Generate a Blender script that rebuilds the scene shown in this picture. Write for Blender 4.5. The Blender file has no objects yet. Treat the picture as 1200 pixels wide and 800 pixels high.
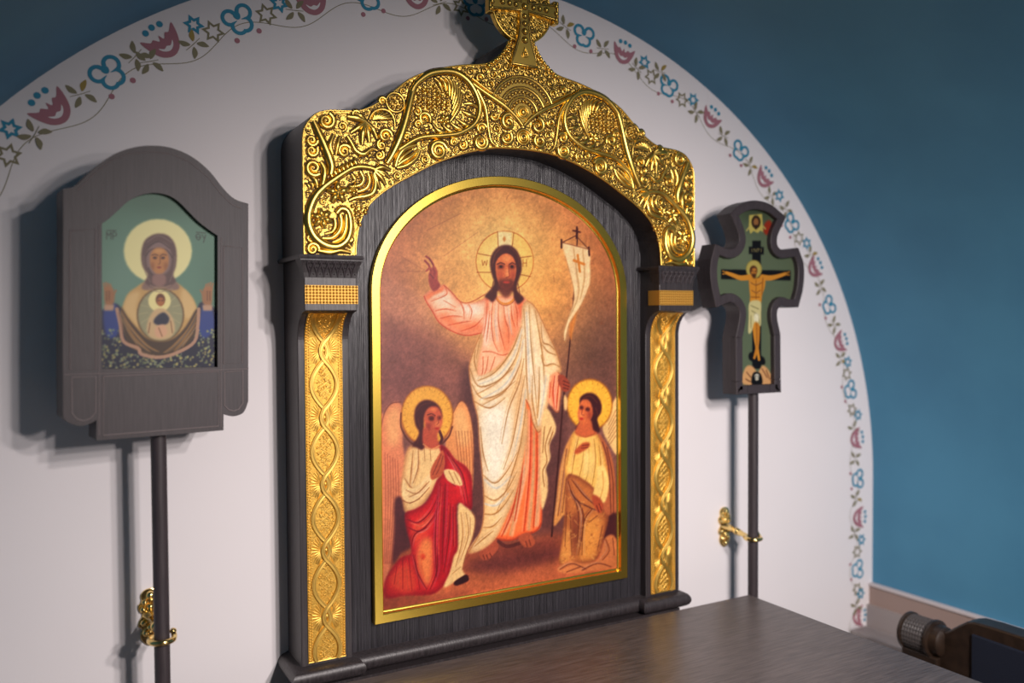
import bpy, math, random
import numpy as np
from mathutils import Matrix, Vector

# ---------------------------------------------------------------- camera, world, lamps, exposure
scene = bpy.context.scene
COL = scene.collection
ZO = 1.66                                   # height of the survey origin above the floor
FPX = 1011.1137
CAM = np.array([-0.7790, -1.3503, -0.1351 + ZO])
YAW, PIT, ROL = 0.51070, -0.0280, -0.0060
PPX, PPY = 0.53, 3.14
fw = np.array([math.sin(YAW)*math.cos(PIT), math.cos(YAW)*math.cos(PIT), math.sin(PIT)])
rt = np.array([math.cos(YAW), -math.sin(YAW), 0.0]); up = np.cross(rt, fw)
RT = rt*math.cos(ROL) + up*math.sin(ROL); UP = up*math.cos(ROL) - rt*math.sin(ROL)

cam_data = bpy.data.cameras.new('camera'); cam = bpy.data.objects.new('camera', cam_data)
COL.objects.link(cam); scene.camera = cam
m = Matrix.Identity(4)
for i in range(3):
    m[i][0], m[i][1], m[i][2], m[i][3] = RT[i], UP[i], -fw[i], CAM[i]
cam.matrix_world = m
cam_data.sensor_width = 36.0; cam_data.lens = 36.0*FPX/1200.0
cam_data.shift_x = -PPX/1200.0; cam_data.shift_y = PPY/1200.0
cam_data.clip_start = 0.02
cam_data.dof.use_dof = True; cam_data.dof.focus_distance = 1.50; cam_data.dof.aperture_fstop = 1.7

world = bpy.data.worlds.new('world'); scene.world = world; world.use_nodes = True
bg = world.node_tree.nodes['Background']
bg.inputs[0].default_value = (1.0, 0.80, 0.66, 1); bg.inputs[1].default_value = 0.20

scene.view_settings.view_transform = 'Standard'; scene.view_settings.look = 'None'
scene.view_settings.gamma = 1.0; scene.view_settings.use_curve_mapping = False
scene.view_settings.exposure = 0.0

def spot(name, loc, target, watts, angle, blend, radius, color):
    d = bpy.data.lights.new(name, 'SPOT'); d.energy = watts; d.spot_size = math.radians(angle); d.spot_blend = blend
    d.shadow_soft_size = radius; d.color = color
    o = bpy.data.objects.new(name, d); COL.objects.link(o); o.location = loc
    o.rotation_euler = (Vector(target)-Vector(loc)).to_track_quat('-Z', 'Y').to_euler()
    return o
# the cluster of ceiling spots that lights the end wall (multi-stepped shadows)
for i, (x, y, z, w) in enumerate([(-0.08, -1.74, 1.80, 46), (0.06, -1.80, 2.08, 46), (0.20, -1.74, 1.94, 46), (0.05, -1.68, 1.68, 46)]):
    spot('spot_lamp', (x, y, z), (0.24, 0.1, 0.56), w, 102, 1.0, 0.040, (1.0, 0.905, 0.88))

# ---------------------------------------------------------------- helpers
def ray(px, py):
    return fw + RT*((px-600-PPX)/FPX) + UP*((400+PPY-py)/FPX)
def at(px, py, Y):
    v = ray(px, py); t = (Y-CAM[1])/v[1]; return CAM + v*t
def atx(px, py, X):
    v = ray(px, py); t = (X-CAM[0])/v[0]; return CAM + v*t
def uz(px, py, Y=0.0):
    p = at(px, py, Y); return (p[0], p[2])

def cr(pts, n=6, closed=False):
    P = np.array(pts, float)
    if len(P) < 3 and not closed:
        t = np.linspace(0, 1, n+1)[:, None]; return P[0]*(1-t)+P[-1]*t
    N = len(P); out = []
    segs = N if closed else N-1
    for i in range(segs):
        if closed: p0, p1, p2, p3 = P[(i-1) % N], P[i], P[(i+1) % N], P[(i+2) % N]
        else: p0, p1, p2, p3 = P[max(i-1, 0)], P[i], P[i+1], P[min(i+2, N-1)]
        for k in range(n):
            t = k/n
            out.append(0.5*((2*p1)+(-p0+p2)*t+(2*p0-5*p1+4*p2-p3)*t*t+(-p0+3*p1-3*p2+p3)*t**3))
    if not closed: out.append(P[-1])
    return np.array(out)

BASE = {}
def empty(name, loc):
    o = bpy.data.objects.new(name, None); COL.objects.link(o); o.location = loc; o.empty_display_size = 0.05
    BASE[o.name] = np.array(loc, float); return o
def tag(o, label=None, cat=None, group=None, kind=None):
    if label: o['label'] = label
    if cat: o['category'] = cat
    if group: o['group'] = group
    if kind: o['kind'] = kind
    return o

class MB:
    def __init__(s): s.v = []; s.f = []; s.m = []
    def add(s, verts, faces, mi=0):
        o = len(s.v); s.v.extend([tuple(map(float, q)) for q in verts])
        s.f.extend([tuple(o+i for i in f) for f in faces]); s.m.extend([mi]*len(faces)); return s
    def box(s, x0, x1, y0, y1, z0, z1, mi=0):
        return s.add([(x0,y0,z0),(x1,y0,z0),(x1,y1,z0),(x0,y1,z0),(x0,y0,z1),(x1,y0,z1),(x1,y1,z1),(x0,y1,z1)],
                     [(0,3,2,1),(4,5,6,7),(0,1,5,4),(1,2,6,5),(2,3,7,6),(3,0,4,7)], mi)
    def prism(s, poly, fn, d0, d1, mi=0, caps=(True, True)):
        """poly: 2D outline; fn(a,b,d)->xyz"""
        n = len(poly); v = [fn(a, b, d0) for a, b in poly]+[fn(a, b, d1) for a, b in poly]
        f = [(i, (i+1) % n, n+(i+1) % n, n+i) for i in range(n)]
        if caps[0]: f.append(tuple(range(n-1, -1, -1)))
        if caps[1]: f.append(tuple(range(n, 2*n)))
        return s.add(v, f, mi)
    def grid(s, P, mi=0, closed_u=False, closed_v=False):
        P = np.asarray(P, float); nu, nv = P.shape[:2]; f = []
        for i in range(nu if closed_u else nu-1):
            for j in range(nv if closed_v else nv-1):
                a, b = i, (i+1) % nu; c_, d = j, (j+1) % nv
                f.append((a*nv+c_, b*nv+c_, b*nv+d, a*nv+d))
        return s.add(P.reshape(-1, 3), f, mi)
    def build(s, name, mat, parent=None, smooth=False, bevel=0, fix=True, auto=None):
        b = np.zeros(3); q = parent
        while q is not None:
            if q.name in BASE: b = BASE[q.name]; break
            q = q.parent
        me = bpy.data.meshes.new(name)
        me.from_pydata([(x-b[0], y-b[1], z-b[2]) for x, y, z in s.v], [], s.f)
        for mm in (mat if isinstance(mat, (list, tuple)) else [mat]): me.materials.append(mm)
        if len(set(s.m)) > 1: me.polygons.foreach_set('material_index', s.m)
        if fix:
            import bmesh
            bm = bmesh.new(); bm.from_mesh(me); bmesh.ops.recalc_face_normals(bm, faces=bm.faces); bm.to_mesh(me); bm.free()
        if smooth: me.polygons.foreach_set('use_smooth', [True]*len(me.polygons))
        o = bpy.data.objects.new(name, me); COL.objects.link(o)
        if parent is not None: o.parent = parent
        if bevel:
            mod = o.modifiers.new('bevel', 'BEVEL'); mod.width = bevel; mod.segments = 2; mod.limit_method = 'ANGLE'; mod.angle_limit = math.radians(40)
        if auto and smooth:
            me.set_sharp_from_angle(angle=math.radians(auto))
        return o

def miter(path, off, closed):
    """offset a 2D polyline to its left by off, mitred"""
    P = np.array(path, float); n = len(P); out = []
    for i in range(n):
        a = P[(i-1) % n] if (closed or i > 0) else None
        b = P[(i+1) % n] if (closed or i < n-1) else None
        d1 = (P[i]-a) if a is not None else None; d2 = (b-P[i]) if b is not None else None
        ns = []
        for d in (d1, d2):
            if d is not None:
                L = np.hypot(*d)
                if L > 1e-9: ns.append(np.array([-d[1], d[0]])/L)
        if len(ns) == 2:
            k = ns[0]+ns[1]; q = k@k
            k = k*2/q if q > 0.3 else ns[0]
        else: k = ns[0]
        out.append(P[i]+k*off)
    return np.array(out)
def sweep(mb, path, prof, fn, closed=True, mi=0):
    """prof: list of (offset-left, height); fn(a,b,h)->xyz"""
    rows = []
    for off, h in prof:
        q = miter(path, off, closed); rows.append([fn(a, b, h) for a, b in q])
    mb.grid(np.array(rows), mi, closed_v=closed)
    if not closed:
        n = len(prof); k = len(path); o = len(mb.v)-n*k
        mb.f.append(tuple(o+i*k for i in range(n))); mb.m.append(mi)
        mb.f.append(tuple(o+i*k+k-1 for i in range(n-1, -1, -1))); mb.m.append(mi)
    return mb

ROUND = [(-1.0, -0.15), (-0.86, 0.45), (-0.5, 0.86), (0, 1.0), (0.5, 0.86), (0.86, 0.45), (1.0, -0.15)]
BAND = [(-1.0, -0.15), (-0.9, 0.8), (-0.62, 1.0), (-0.3, 0.72), (0, 0.66), (0.3, 0.72), (0.62, 1.0), (0.9, 0.8), (1.0, -0.15)]
def stroke(mb, pts, w, fn, h=0.9, prof=ROUND, n=5, mi=0, smooth=True, hbias=0.0, line=0.0):
    """raised tapering ridge; pts 2D metres, w half-widths (list spread along), fn(a,b,h)->xyz"""
    P = cr(pts, n) if smooth else np.array(pts, float)
    L = np.r_[0, np.cumsum(np.hypot(*np.diff(P, axis=0).T))]; L = L/max(L[-1], 1e-9)
    w = np.atleast_1d(np.array(w, float)); W = np.interp(L, np.linspace(0, 1, len(w)), w)
    T = np.gradient(P, axis=0); T /= np.maximum(np.hypot(*T.T), 1e-9)[:, None]
    N = np.stack([-T[:, 1], T[:, 0]], 1)
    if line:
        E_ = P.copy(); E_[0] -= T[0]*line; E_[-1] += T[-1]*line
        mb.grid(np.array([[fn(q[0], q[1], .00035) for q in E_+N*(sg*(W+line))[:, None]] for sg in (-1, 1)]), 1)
    rows = []
    for a, b in prof:
        Q = P+N*(a*W)[:, None]
        rows.append([fn(q[0], q[1], hbias+b*h*ww) for q, ww in zip(Q, W)])
    mb.grid(np.array(rows), mi)
    o = len(mb.v)-len(prof)*len(P); k = len(P)
    mb.f.append(tuple(o+i*k for i in range(len(prof)))); mb.m.append(mi)
    mb.f.append(tuple(o+i*k+k-1 for i in range(len(prof)-1, -1, -1))); mb.m.append(mi)
    return mb
def spiral_pts(c, r, turns=1.6, a0=0.0, sgn=1, rin=0.12, n=22):
    t = np.linspace(0, 1, n); a = a0+sgn*turns*2*math.pi*t; rr = r*(1-(1-rin)*t)
    return np.stack([c[0]+rr*np.cos(a), c[1]+rr*np.sin(a)], 1)
def dome(mb, c, r, fn, h=0.8, nu=8, nv=3, mi=0, ry=None, hbias=0.0, line=0.0):
    ry = ry or r; v = []; f = []
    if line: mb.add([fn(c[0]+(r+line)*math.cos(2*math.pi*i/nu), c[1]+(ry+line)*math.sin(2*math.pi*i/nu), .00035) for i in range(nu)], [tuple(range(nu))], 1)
    for j in range(nv):
        ph = j/nv*math.pi/2
        for i in range(nu):
            a = 2*math.pi*i/nu; v.append(fn(c[0]+r*math.cos(ph)*math.cos(a), c[1]+ry*math.cos(ph)*math.sin(a), hbias+r*h*math.sin(ph)))
    v.append(fn(c[0], c[1], hbias+r*h))
    for j in range(nv-1):
        for i in range(nu): f.append((j*nu+i, j*nu+(i+1) % nu, (j+1)*nu+(i+1) % nu, (j+1)*nu+i))
    for i in range(nu): f.append(((nv-1)*nu+i, (nv-1)*nu+(i+1) % nu, nv*nu))
    return mb.add(v, f, mi)
def tube3(mb, pts, r, k=10, mi=0, cap=True):
    P = np.array(pts, float); n = len(P); r = np.interp(np.linspace(0, 1, n), np.linspace(0, 1, len(np.atleast_1d(r))), np.atleast_1d(r))
    T = np.gradient(P, axis=0); T /= np.linalg.norm(T, axis=1)[:, None]
    ref = np.array([0, 0, 1.0]) if abs(T[0][2]) < 0.8 else np.array([1.0, 0, 0])
    rows = []
    for i in range(n):
        u = np.cross(T[i], ref); u /= np.linalg.norm(u); v = np.cross(T[i], u); ref = ref if abs(T[i]@ref) < .9 else u
        rows.append([P[i]+r[i]*(math.cos(2*math.pi*j/k)*u+math.sin(2*math.pi*j/k)*v) for j in range(k)])
    mb.grid(np.array(rows), mi, closed_v=True)
    if cap:
        o = len(mb.v)-n*k
        mb.f.append(tuple(o+j for j in range(k-1, -1, -1))); mb.m.append(mi)
        mb.f.append(tuple(o+(n-1)*k+j for j in range(k))); mb.m.append(mi)
    return mb

# ---------------------------------------------------------------- materials
def mat(name, color, rough=0.5, metal=0.0, noise=None, bump=None, spec=0.5, coat=0.0):
    """noise: (scale xyz, colour b, detail); bump: (scale xyz, strength, distance)"""
    M = bpy.data.materials.new(name); M.use_nodes = True; nt = M.node_tree; b = nt.nodes['Principled BSDF']
    b.inputs['Base Color'].default_value = (*color, 1); b.inputs['Roughness'].default_value = rough
    b.inputs['Metallic'].default_value = metal; b.inputs['Specular IOR Level'].default_value = spec
    b.inputs['Coat Weight'].default_value = coat
    tc = nt.nodes.new('ShaderNodeTexCoord')
    if noise:
        sc, col2, det = noise
        mp = nt.nodes.new('ShaderNodeMapping'); mp.inputs['Scale'].default_value = sc
        nz = nt.nodes.new('ShaderNodeTexNoise'); nz.inputs['Scale'].default_value = 1.0; nz.inputs['Detail'].default_value = det
        rp = nt.nodes.new('ShaderNodeValToRGB'); rp.color_ramp.elements[0].position = 0.32; rp.color_ramp.elements[1].position = 0.68
        rp.color_ramp.elements[0].color = (*color, 1); rp.color_ramp.elements[1].color = (*col2, 1)
        nt.links.new(tc.outputs['Object'], mp.inputs[0]); nt.links.new(mp.outputs[0], nz.inputs['Vector'])
        nt.links.new(nz.outputs['Fac'], rp.inputs[0]); nt.links.new(rp.outputs[0], b.inputs['Base Color'])
    if bump:
        sc, st, ds = bump
        mp = nt.nodes.new('ShaderNodeMapping'); mp.inputs['Scale'].default_value = sc
        nz = nt.nodes.new('ShaderNodeTexNoise'); nz.inputs['Scale'].default_value = 1.0; nz.inputs['Detail'].default_value = 3
        bp = nt.nodes.new('ShaderNodeBump'); bp.inputs['Strength'].default_value = st; bp.inputs['Distance'].default_value = ds
        nt.links.new(tc.outputs['Object'], mp.inputs[0]); nt.links.new(mp.outputs[0], nz.inputs['Vector'])
        nt.links.new(nz.outputs['Fac'], bp.inputs['Height']); nt.links.new(bp.outputs[0], b.inputs['Normal'])
    return M
def srgb(r, g, b):
    f = lambda c: c/12.92 if c <= 0.04045 else ((c+0.055)/1.055)**2.4
    return (f(r/255), f(g/255), f(b/255))
M_WHITE = mat('white_plaster', (0.80, 0.765, 0.775), 0.75, noise=((3, 3, 3), (0.83, 0.79, 0.80), 3), bump=((180, 180, 180), 0.08, 0.001))
M_BLUE = mat('blue_plaster', (0.060, 0.232, 0.385), 0.6, noise=((5, 5, 5), (0.072, 0.268, 0.43), 5), bump=((60, 60, 60), 0.08, 0.001))
M_TAN = mat('tan_dado', (0.36, 0.26, 0.225), 0.6)
M_PALE = mat('pale_trim', (0.34, 0.30, 0.29), 0.55)
M_STRIP = mat('white_strip', (0.60, 0.54, 0.54), 0.5)
M_FLOOR = mat('floor_stone', (0.30, 0.27, 0.25), 0.4, noise=((4, 4, 4), (0.36, 0.32, 0.29), 4))
M_WOOD = mat('ebonised_oak', (0.022, 0.018, 0.019), 0.40, noise=((420, 420, 7), (0.050, 0.041, 0.044), 4), bump=((620, 620, 9), 0.45, 0.0008))
M_WOODP = mat('ebonised_oak_ribbed', (0.006, 0.0055, 0.007), 0.36, noise=((620, 300, 5), (0.040, 0.036, 0.043), 3), bump=((560, 300, 6), 0.9, 0.0012))
M_WOODI = mat('stained_oak', (0.034, 0.026, 0.029), 0.5, noise=((420, 420, 24), (0.052, 0.040, 0.044), 4), bump=((500, 500, 20), 0.25, 0.0006))
M_EDGE = mat('pale_wood_edge', (0.17, 0.138, 0.138), 0.5)  # moulding lines, coloured lighter than the frame wood around them
M_TABLE = mat('grey_oak_top', (0.055, 0.042, 0.038), 0.33, noise=((22, 330, 60), (0.125, 0.100, 0.093), 5), bump=((22, 520, 60), 0.35, 0.0006))
M_GOLD = mat('bright_gold', (0.88, 0.58, 0.125), 0.33, 1.0)
M_GOLDG = mat('gold_ground', (0.80, 0.51, 0.105), 0.36, 1.0, bump=((150, 150, 150), 0.7, 0.004))
M_OUTLINE = mat('dark_outline', (0.030, 0.013, 0.003), 0.6, 0.3)  # dark flat strips and discs that outline the raised gilt forms
M_GOLDP = mat('panel_gold', (0.84, 0.54, 0.125), 0.42, 1.0)
M_GOLDPG = mat('panel_gold_ground', (0.66, 0.39, 0.075), 0.50, 1.0, bump=((420, 420, 420), 0.7, 0.0012))
M_BANDG = mat('matte_gilt', (0.62, 0.36, 0.075), 0.55, 0.75)
M_FRAME = mat('satin_gold_leaf', (0.86, 0.60, 0.10), 0.27, 1.0, bump=((300, 300, 300), 0.05, 0.0006))
M_BRASS = mat('polished_brass', (0.90, 0.66, 0.26), 0.14, 1.0)
M_CHAIRW = mat('brown_varnished_wood', (0.020, 0.012, 0.008), 0.35, noise=((60, 60, 60), (0.034, 0.020, 0.013), 3))
M_CHAIRB = mat('navy_upholstery', (0.0012, 0.005, 0.018), 0.8, bump=((400, 400, 400), 0.3, 0.001))
M_NET = mat('grey_net_cloth', (0.070, 0.060, 0.058), 0.5)
M_PBLUE = mat('paint_teal', srgb(48, 140, 172), 0.7)
M_PPINK = mat('paint_rose', srgb(168, 112, 124), 0.7)
M_POLIVE = mat('paint_olive', srgb(132, 126, 98), 0.7)
M_POCHRE = mat('paint_ochre', srgb(160, 138, 70), 0.7)
M_PWHITE = mat('paint_white', (0.80, 0.765, 0.775), 0.75)

# ---------------------------------------------------------------- the setting
WY = 0.128                                   # plane of the end wall
RX, RZ, ZC = 1.112, 1.066, -0.548 + ZO       # its arched outline
def arch_pt(t, s=0.0):                       # t 0..pi, right to left
    return ((RX-s)*math.cos(t), ZC+(RZ-s)*math.sin(t))
YB = -3.3
arc = [arch_pt(math.pi*i/96) for i in range(97)]
wall = MB().prism([(RX, 0.0)]+arc+[(-RX, 0.0)], lambda a, b, d: (a, d, b), WY, WY+0.12)
wall_back = wall.build('wall_back', M_WHITE, bevel=0.0); tag(wall_back, kind='structure')
v = MB(); v.grid(np.array([[(a, y, b) for a, b in arc] for y in np.linspace(WY, YB, 40)]))
v.grid(np.array([[(1.06*a, y, ZC+1.06*(b-ZC)+0.0) for a, b in arc] for y in np.linspace(WY, YB, 2)]))
ceil = v.build('ceiling', M_BLUE, smooth=True, fix=False); tag(ceil, kind='structure')
ZD = 0.843
for nm, s in (('wall_right', 1), ('wall_left', -1)):
    w = MB().box(min(s*RX, s*(RX+0.1)), max(s*RX, s*(RX+0.1)), YB, WY, 0.0, ZC).build(nm, M_BLUE); tag(w, kind='structure')
for i, s in enumerate((1, -1)):
    g = lambda a, b: (min(s*a, s*b), max(s*a, s*b))
    b1 = MB().box(*g(RX-0.012, RX), YB, WY, ZD-0.055, ZD-0.008).build('trim_%d' % (i*3+1), M_TAN); tag(b1, kind='structure')
    b2 = MB().box(*g(RX-0.016, RX), YB, WY, ZD-0.008, ZD).build('trim_%d' % (i*3+2), M_STRIP, bevel=0.002); tag(b2, kind='structure')
    b3 = MB().box(*g(RX-0.022, RX), YB, WY, 0.0, ZD-0.055).build('trim_%d' % (i*3+3), M_PALE); tag(b3, kind='structure')
fl = MB().box(-3, 3, -6, WY+0.12, -0.1, 0.0).build('floor', M_FLOOR); tag(fl, kind='structure')
bk = MB().box(1.0*RX-0.085, RX-0.022, YB, WY, 0.0, 0.735).build('baseboard_right', M_PALE, bevel=0.006); tag(bk, kind='structure')

# painted garland on the end wall: every motif its own flat piece of paint
EPS = 0.0006
LIFT = [0]
def nrm(x, z):
    if z < ZC: return np.array([math.copysign(1, x), 0.0])
    n = np.array([x/RX**2, (z-ZC)/RZ**2]); return n/np.hypot(*n)
class Flat:
    def __init__(s, px, py, rot=0.0, sc=1.0):
        p = at(px, py, WY); s.c = np.array([p[0], p[2]]); n = nrm(*s.c); t = np.array([n[1], -n[0]])
        cr_, sr = math.cos(rot), math.sin(rot); s.t = t*cr_+n*sr; s.n = n*cr_-t*sr; s.sc = sc; s.mb = MB(); s.k = 0; LIFT[0] = (LIFT[0]+1) % 12; s.y0 = WY-EPS-.00012*LIFT[0]
    def P(s, a, b): q = s.c+s.t*a*s.sc+s.n*b*s.sc; return q
    def poly(s, pts, mi, smooth=0, lift=0):
        q = cr(pts, smooth, True) if smooth else pts
        s.k += 1; y = s.y0-0.00006*lift-.000008*s.k
        w = [s.P(a, b) for a, b in q]
        s.mb.add([(x, y, z) for x, z in w], [tuple(range(len(w)))], mi); return s
    def ring(s, outer, inner, mi):
        n = len(outer); y = s.y0
        w = [s.P(a, b) for a, b in list(outer)+list(inner)]
        s.mb.add([(x, y, z) for x, z in w], [(i, (i+1) % n, n+(i+1) % n, n+i) for i in range(n)], mi); return s
    def disc(s, a, b, r, mi):
        return s.poly([(a+r*math.cos(2*math.pi*i/14), b+r*math.sin(2*math.pi*i/14)) for i in range(14)], mi)
    def leaf(s, a, b, ang, L, w, mi):
        c_, s_ = math.cos(ang), math.sin(ang)
        return s.poly([(a+c_*x-s_*y, b+s_*x+c_*y) for x, y in [(0, 0), (.25*L, .38*w), (.55*L, .5*w), (.85*L, .2*w), (L, -.1*w), (.7*L, -.32*w), (.3*L, -.3*w)]], mi, 4)
    def done(s, name, mats): return s.mb.build(name, mats, wall_back)
def tulip(px, py, rot=0, sc=1):
    f = Flat(px, py, rot, sc)
    f.poly([(-.029, .018), (-.026, .002), (-.018, -.014), (-.006, -.022), (.006, -.022), (.018, -.014), (.026, .002), (.029, .018), (.017, .009), (.011, .011), (.004, .004), (0, .012), (-.004, .004), (-.011, .011), (-.017, .009)], 0, 3)
    f.poly([(-.013, -.003), (-.009, -.010), (0, -.014), (.009, -.010), (.013, -.003), (.006, -.008), (0, -.006), (-.006, -.008)], 1, 3, 1)
    for a in (-.013, 0, .013): f.disc(a, .024+.002*(a == 0), .0048, 2)
    return f.done('painted_tulip', [M_PPINK, M_PWHITE, M_PBLUE])
def lobes(cs, r, rmin, th):
    out = []
    for t in th:
        d = np.array([math.cos(t), math.sin(t)]); best = rmin
        for c_ in cs:
            c_ = np.array(c_); m_ = c_@d; q = m_*m_-(c_@c_-r*r)
            if q > 0: best = max(best, m_+math.sqrt(q))
        out.append(best)
    return np.array(out)
def trefoil(px, py, rot=0, sc=1):
    f = Flat(px, py, rot, sc); th = np.linspace(0, 2*math.pi, 72, endpoint=False)
    cs = [(-.0125, .0075), (.0125, .0075), (-.005, -.0095), (.005, -.0095)]
    r = lobes(cs, .0135, .008, th); ri = np.minimum(lobes(cs, .0078, .0038, th), r-.003)
    f.ring([(a*math.cos(t), a*math.sin(t)) for a, t in zip(r, th)], [(a*math.cos(t), a*math.sin(t)) for a, t in zip(ri, th)], 0)
    f.poly([(-.005, .010), (.005, .010), (.0045, .003), (0, 0), (-.0045, .003)], 0, 2, 1)
    f.disc(-.020, -.027, .0042, 1); f.disc(.020, -.027, .0042, 1)
    return f.done('painted_trefoil', [M_PBLUE, M_PPINK])
def star(px, py, blue=True, rot=0, sc=1):
    f = Flat(px, py, rot+0.2, sc); k = 6
    R1, R2 = (.017, .0095) if blue else (.019, .0105); th_ = 0.48 if blue else 0.64
    o = [((R1 if i % 2 == 0 else R2)*math.cos(math.pi*i/k+.3), (R1 if i % 2 == 0 else R2)*math.sin(math.pi*i/k+.3)) for i in range(2*k)]
    f.ring(o, [(a*th_, b*th_) for a, b in o], 0)
    return f.done('painted_star', [M_PBLUE if blue else M_POLIVE])
def sprig(px, py, rot=0, sc=1, ochre=False):
    f = Flat(px, py, rot, sc)
    for i, (a, b, g) in enumerate([(-.004, .002, 2.2), (.004, .003, .9), (-.002, -.004, -2.3), (.006, -.003, -.9)]): f.leaf(a, b, g, 
            .020, .0105, 1 if ochre and i == 1 else 0)
    f.poly([(-.016, -.0006), (0, -.0012), (.016, -.0006), (.016, .0004), (0, 0), (-.016, .0004)], 0)
    return f.done('painted_leaf_sprig', [M_POLIVE, M_POCHRE])
for x, y, r, s in [(62,128,.1,1.05),(192,50,.15,1.05),(366,2,.0,1),(488,-4,0,1),(730,63,.05,.95),(833,139,0,.95),(895,209,0,.95),(954,314,0,.95),(984,401,0,.95),(1003,514,.05,.95),(1006,606,0,.95),(1006,722,0,.95)]: tulip(x, y, r, s)
for x, y, s in [(127,86,1.05),(280,23,1.05),(432,-3,1),(557,5,1),(684,42,1),(783,101,1),(867,177,.98),(927,262,.98),(971,358,.98),(996,457,.98),(1005,561,.98),(1005,667,.98)]: trefoil(x, y, .1, s)
for x, y in [(12,151),(227,29),(327,4),(755,73),(812,117),(913,229),(945,285),(993,424),(1005,486),(1009,632),(1008,695)]: star(x, y)
for x, y in [(10,182),(250,37),(312,17),(540,8),(763,90),(799,117),(936,279),(992,438),(998,480),(1004,646),(1004,690)]: star(x, y, False)
for i, (x, y) in enumerate([(40,158),(94,110),(158,66),(174,72),(226,52),(345,12),(515,4),(662,31),(706,57),(746,80),(773,84),(815,131),(847,159),(879,194),(903,229),(921,245),(950,298),(961,336),(977,380),(985,420),(1000,502),(1002,537),(1003,583),(1001,624),(1003,710)]): sprig(x, y, .3*(-1)**i, .95, i % 3 == 1)
vn = MB(); pts = []
for i in range(700):
    t = math.pi*(0.0+i/699)
    s_ = .072+.014*math.sin(i*0.150)
    a, b = arch_pt(t, s_); pts.append((a, b))
P = np.array(pts); 
for s in (1, -1): P = np.vstack([P]) 
T = np.gradient(P, axis=0); T /= np.hypot(*T.T)[:, None]; N = np.stack([-T[:, 1], T[:, 0]], 1)
rows = [[(q[0], WY-EPS*.7, q[1]) for q in P+N*w_] for w_ in (-.0006, .0006)]
vn.grid(np.array(rows)); vn.build('painted_vine', M_POLIVE, wall_back)
for s in (1,):
    vn = MB(); P = np.array([(s*(RX-.072-.014*math.sin(i*.15)), 0.70+(ZC-0.70)*i/120) for i in range(121)])
    rows = [[(q[0]+w_, WY-EPS*.7, q[1]) for q in P] for w_ in (-.0006, .0006)]
    vn.grid(np.array(rows)); vn.build('painted_vine', M_POLIVE, wall_back)

# ---------------------------------------------------------------- altar table
ZT = -0.722 + ZO
TX, TY0, TY1 = 0.552, -0.86, -0.002
table = empty('altar_table', (0, -0.43, 0))
tag(table, 'dark grey-brown oak table in front of the gilded icon case', 'table')
tt = MB().box(-TX, TX, TY0, TY1, ZT-0.034, ZT).build('tabletop', M_TABLE, table, bevel=0.006)
sweep(MB(), [(-TX+.014, TY0+.014), (TX-.014, TY0+.014), (TX-.014, TY1-.014), (-TX+.014, TY1-.014)],
      [(0.0, ZT-.034), (-.006, ZT-.040), (-.002, ZT-.050), (.010, ZT-.056), (.02, ZT-.056), (.02, ZT-.034)], lambda a, b, h: (a, b, h)).build('edge_moulding', M_TABLE, table)
MB().box(-TX+.05, TX-.05, TY0+.05, TY1-.05, ZT-.20, ZT-.045).build('apron', M_WOODI, table)
for sx in (-1, 1):
    for y in (TY0+.075, TY1-.075):
        x = sx*(TX-.075)
        lg = MB(); lg.box(x-.035, x+.035, y-.035, y+.035, 0.0, ZT-.12); lg.build('leg', M_WOODI, table, bevel=.004)

# ---------------------------------------------------------------- gilded icon case
case = empty('icon_case', (0, 0.08, 0))
tag(case, 'large ebonised icon case with carved gilt crown, cross and framed arched icon', 'icon case')
SY, PY_ = 0.0444, 0.0625                   # shaft plane, back panel plane
WB = WY-0.0006
XZ = lambda a, b, d: (a, d, b)
MB().box(-.392, .392, .034, WB, 0.0, ZO-.736).build('plinth', M_WOOD, case)
MB().box(-.3135, .3135, PY_, WB, ZO-.736, ZO+.22).build('back_panel', M_WOODP, case)

# crown
OUT = [(.400,-.030),(.400,.060),(.400,.150),(.3985,.163),(.394,.1745),(.384,.188),(.372,.1965),(.354,.2015),(.329,.2035),(.312,.205),(.295,.2105),(.277,.2205),(.259,.233),(.2445,.246),(.2185,.268),(.190,.283),(.160,.294),(.130,.3025),(.105,.3075),(.085,.311),(.066,.317),(.046,.332),(.0325,.350),(.0285,.360)]
INN = [(.3145,-.030),(.312,.000),(.3045,.029),(.289,.0545),(.258,.081),(.2165,.106),(.174,.129),(.131,.147),(.098,.1575),(.054,.167),(0,.1695)]
outr = [OUT[0], OUT[1]]+[tuple(p) for p in cr(OUT[2:], 3)]
innr = [tuple(p) for p in cr(INN, 4)]
crown_poly = [(a, b+ZO) for a, b in outr]+[(-a, b+ZO) for a, b in outr[::-1]]+[(-a, b+ZO) for a, b in innr]+[(a, b+ZO) for a, b in innr[::-1][1:]]
crown = MB().prism(crown_poly, XZ, 0.0, WB).build('crown', M_WOOD, case)
cp = np.array(crown_poly)
ins = miter(crown_poly, .0012, True)
if abs(np.sum(ins[:, 0]*np.roll(ins[:, 1], -1)-ins[:, 1]*np.roll(ins[:, 0], -1))) > abs(np.sum(cp[:, 0]*np.roll(cp[:, 1], -1)-cp[:, 1]*np.roll(cp[:, 0], -1))): ins = miter(crown_poly, -.0012, True)
MB().prism([tuple(p) for p in ins], XZ, -0.0025, 0.0).build('gilt_sheet', M_GOLDG, crown)
CF = lambda a, b, h: (a, -0.0025-h, b)
PXM = 0.00142; LN = .0011
used = []                                    # sample points with radius, to keep the fill clear
def inside(p, poly):
    x, y = p; c_ = False; n = len(poly); j = n-1
    for i in range(n):
        xi, yi = poly[i]; xj, yj = poly[j]
        if (yi > y) != (yj > y) and x < (xj-xi)*(y-yi)/(yj-yi)+xi: c_ = not c_
        j = i
    return c_
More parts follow.
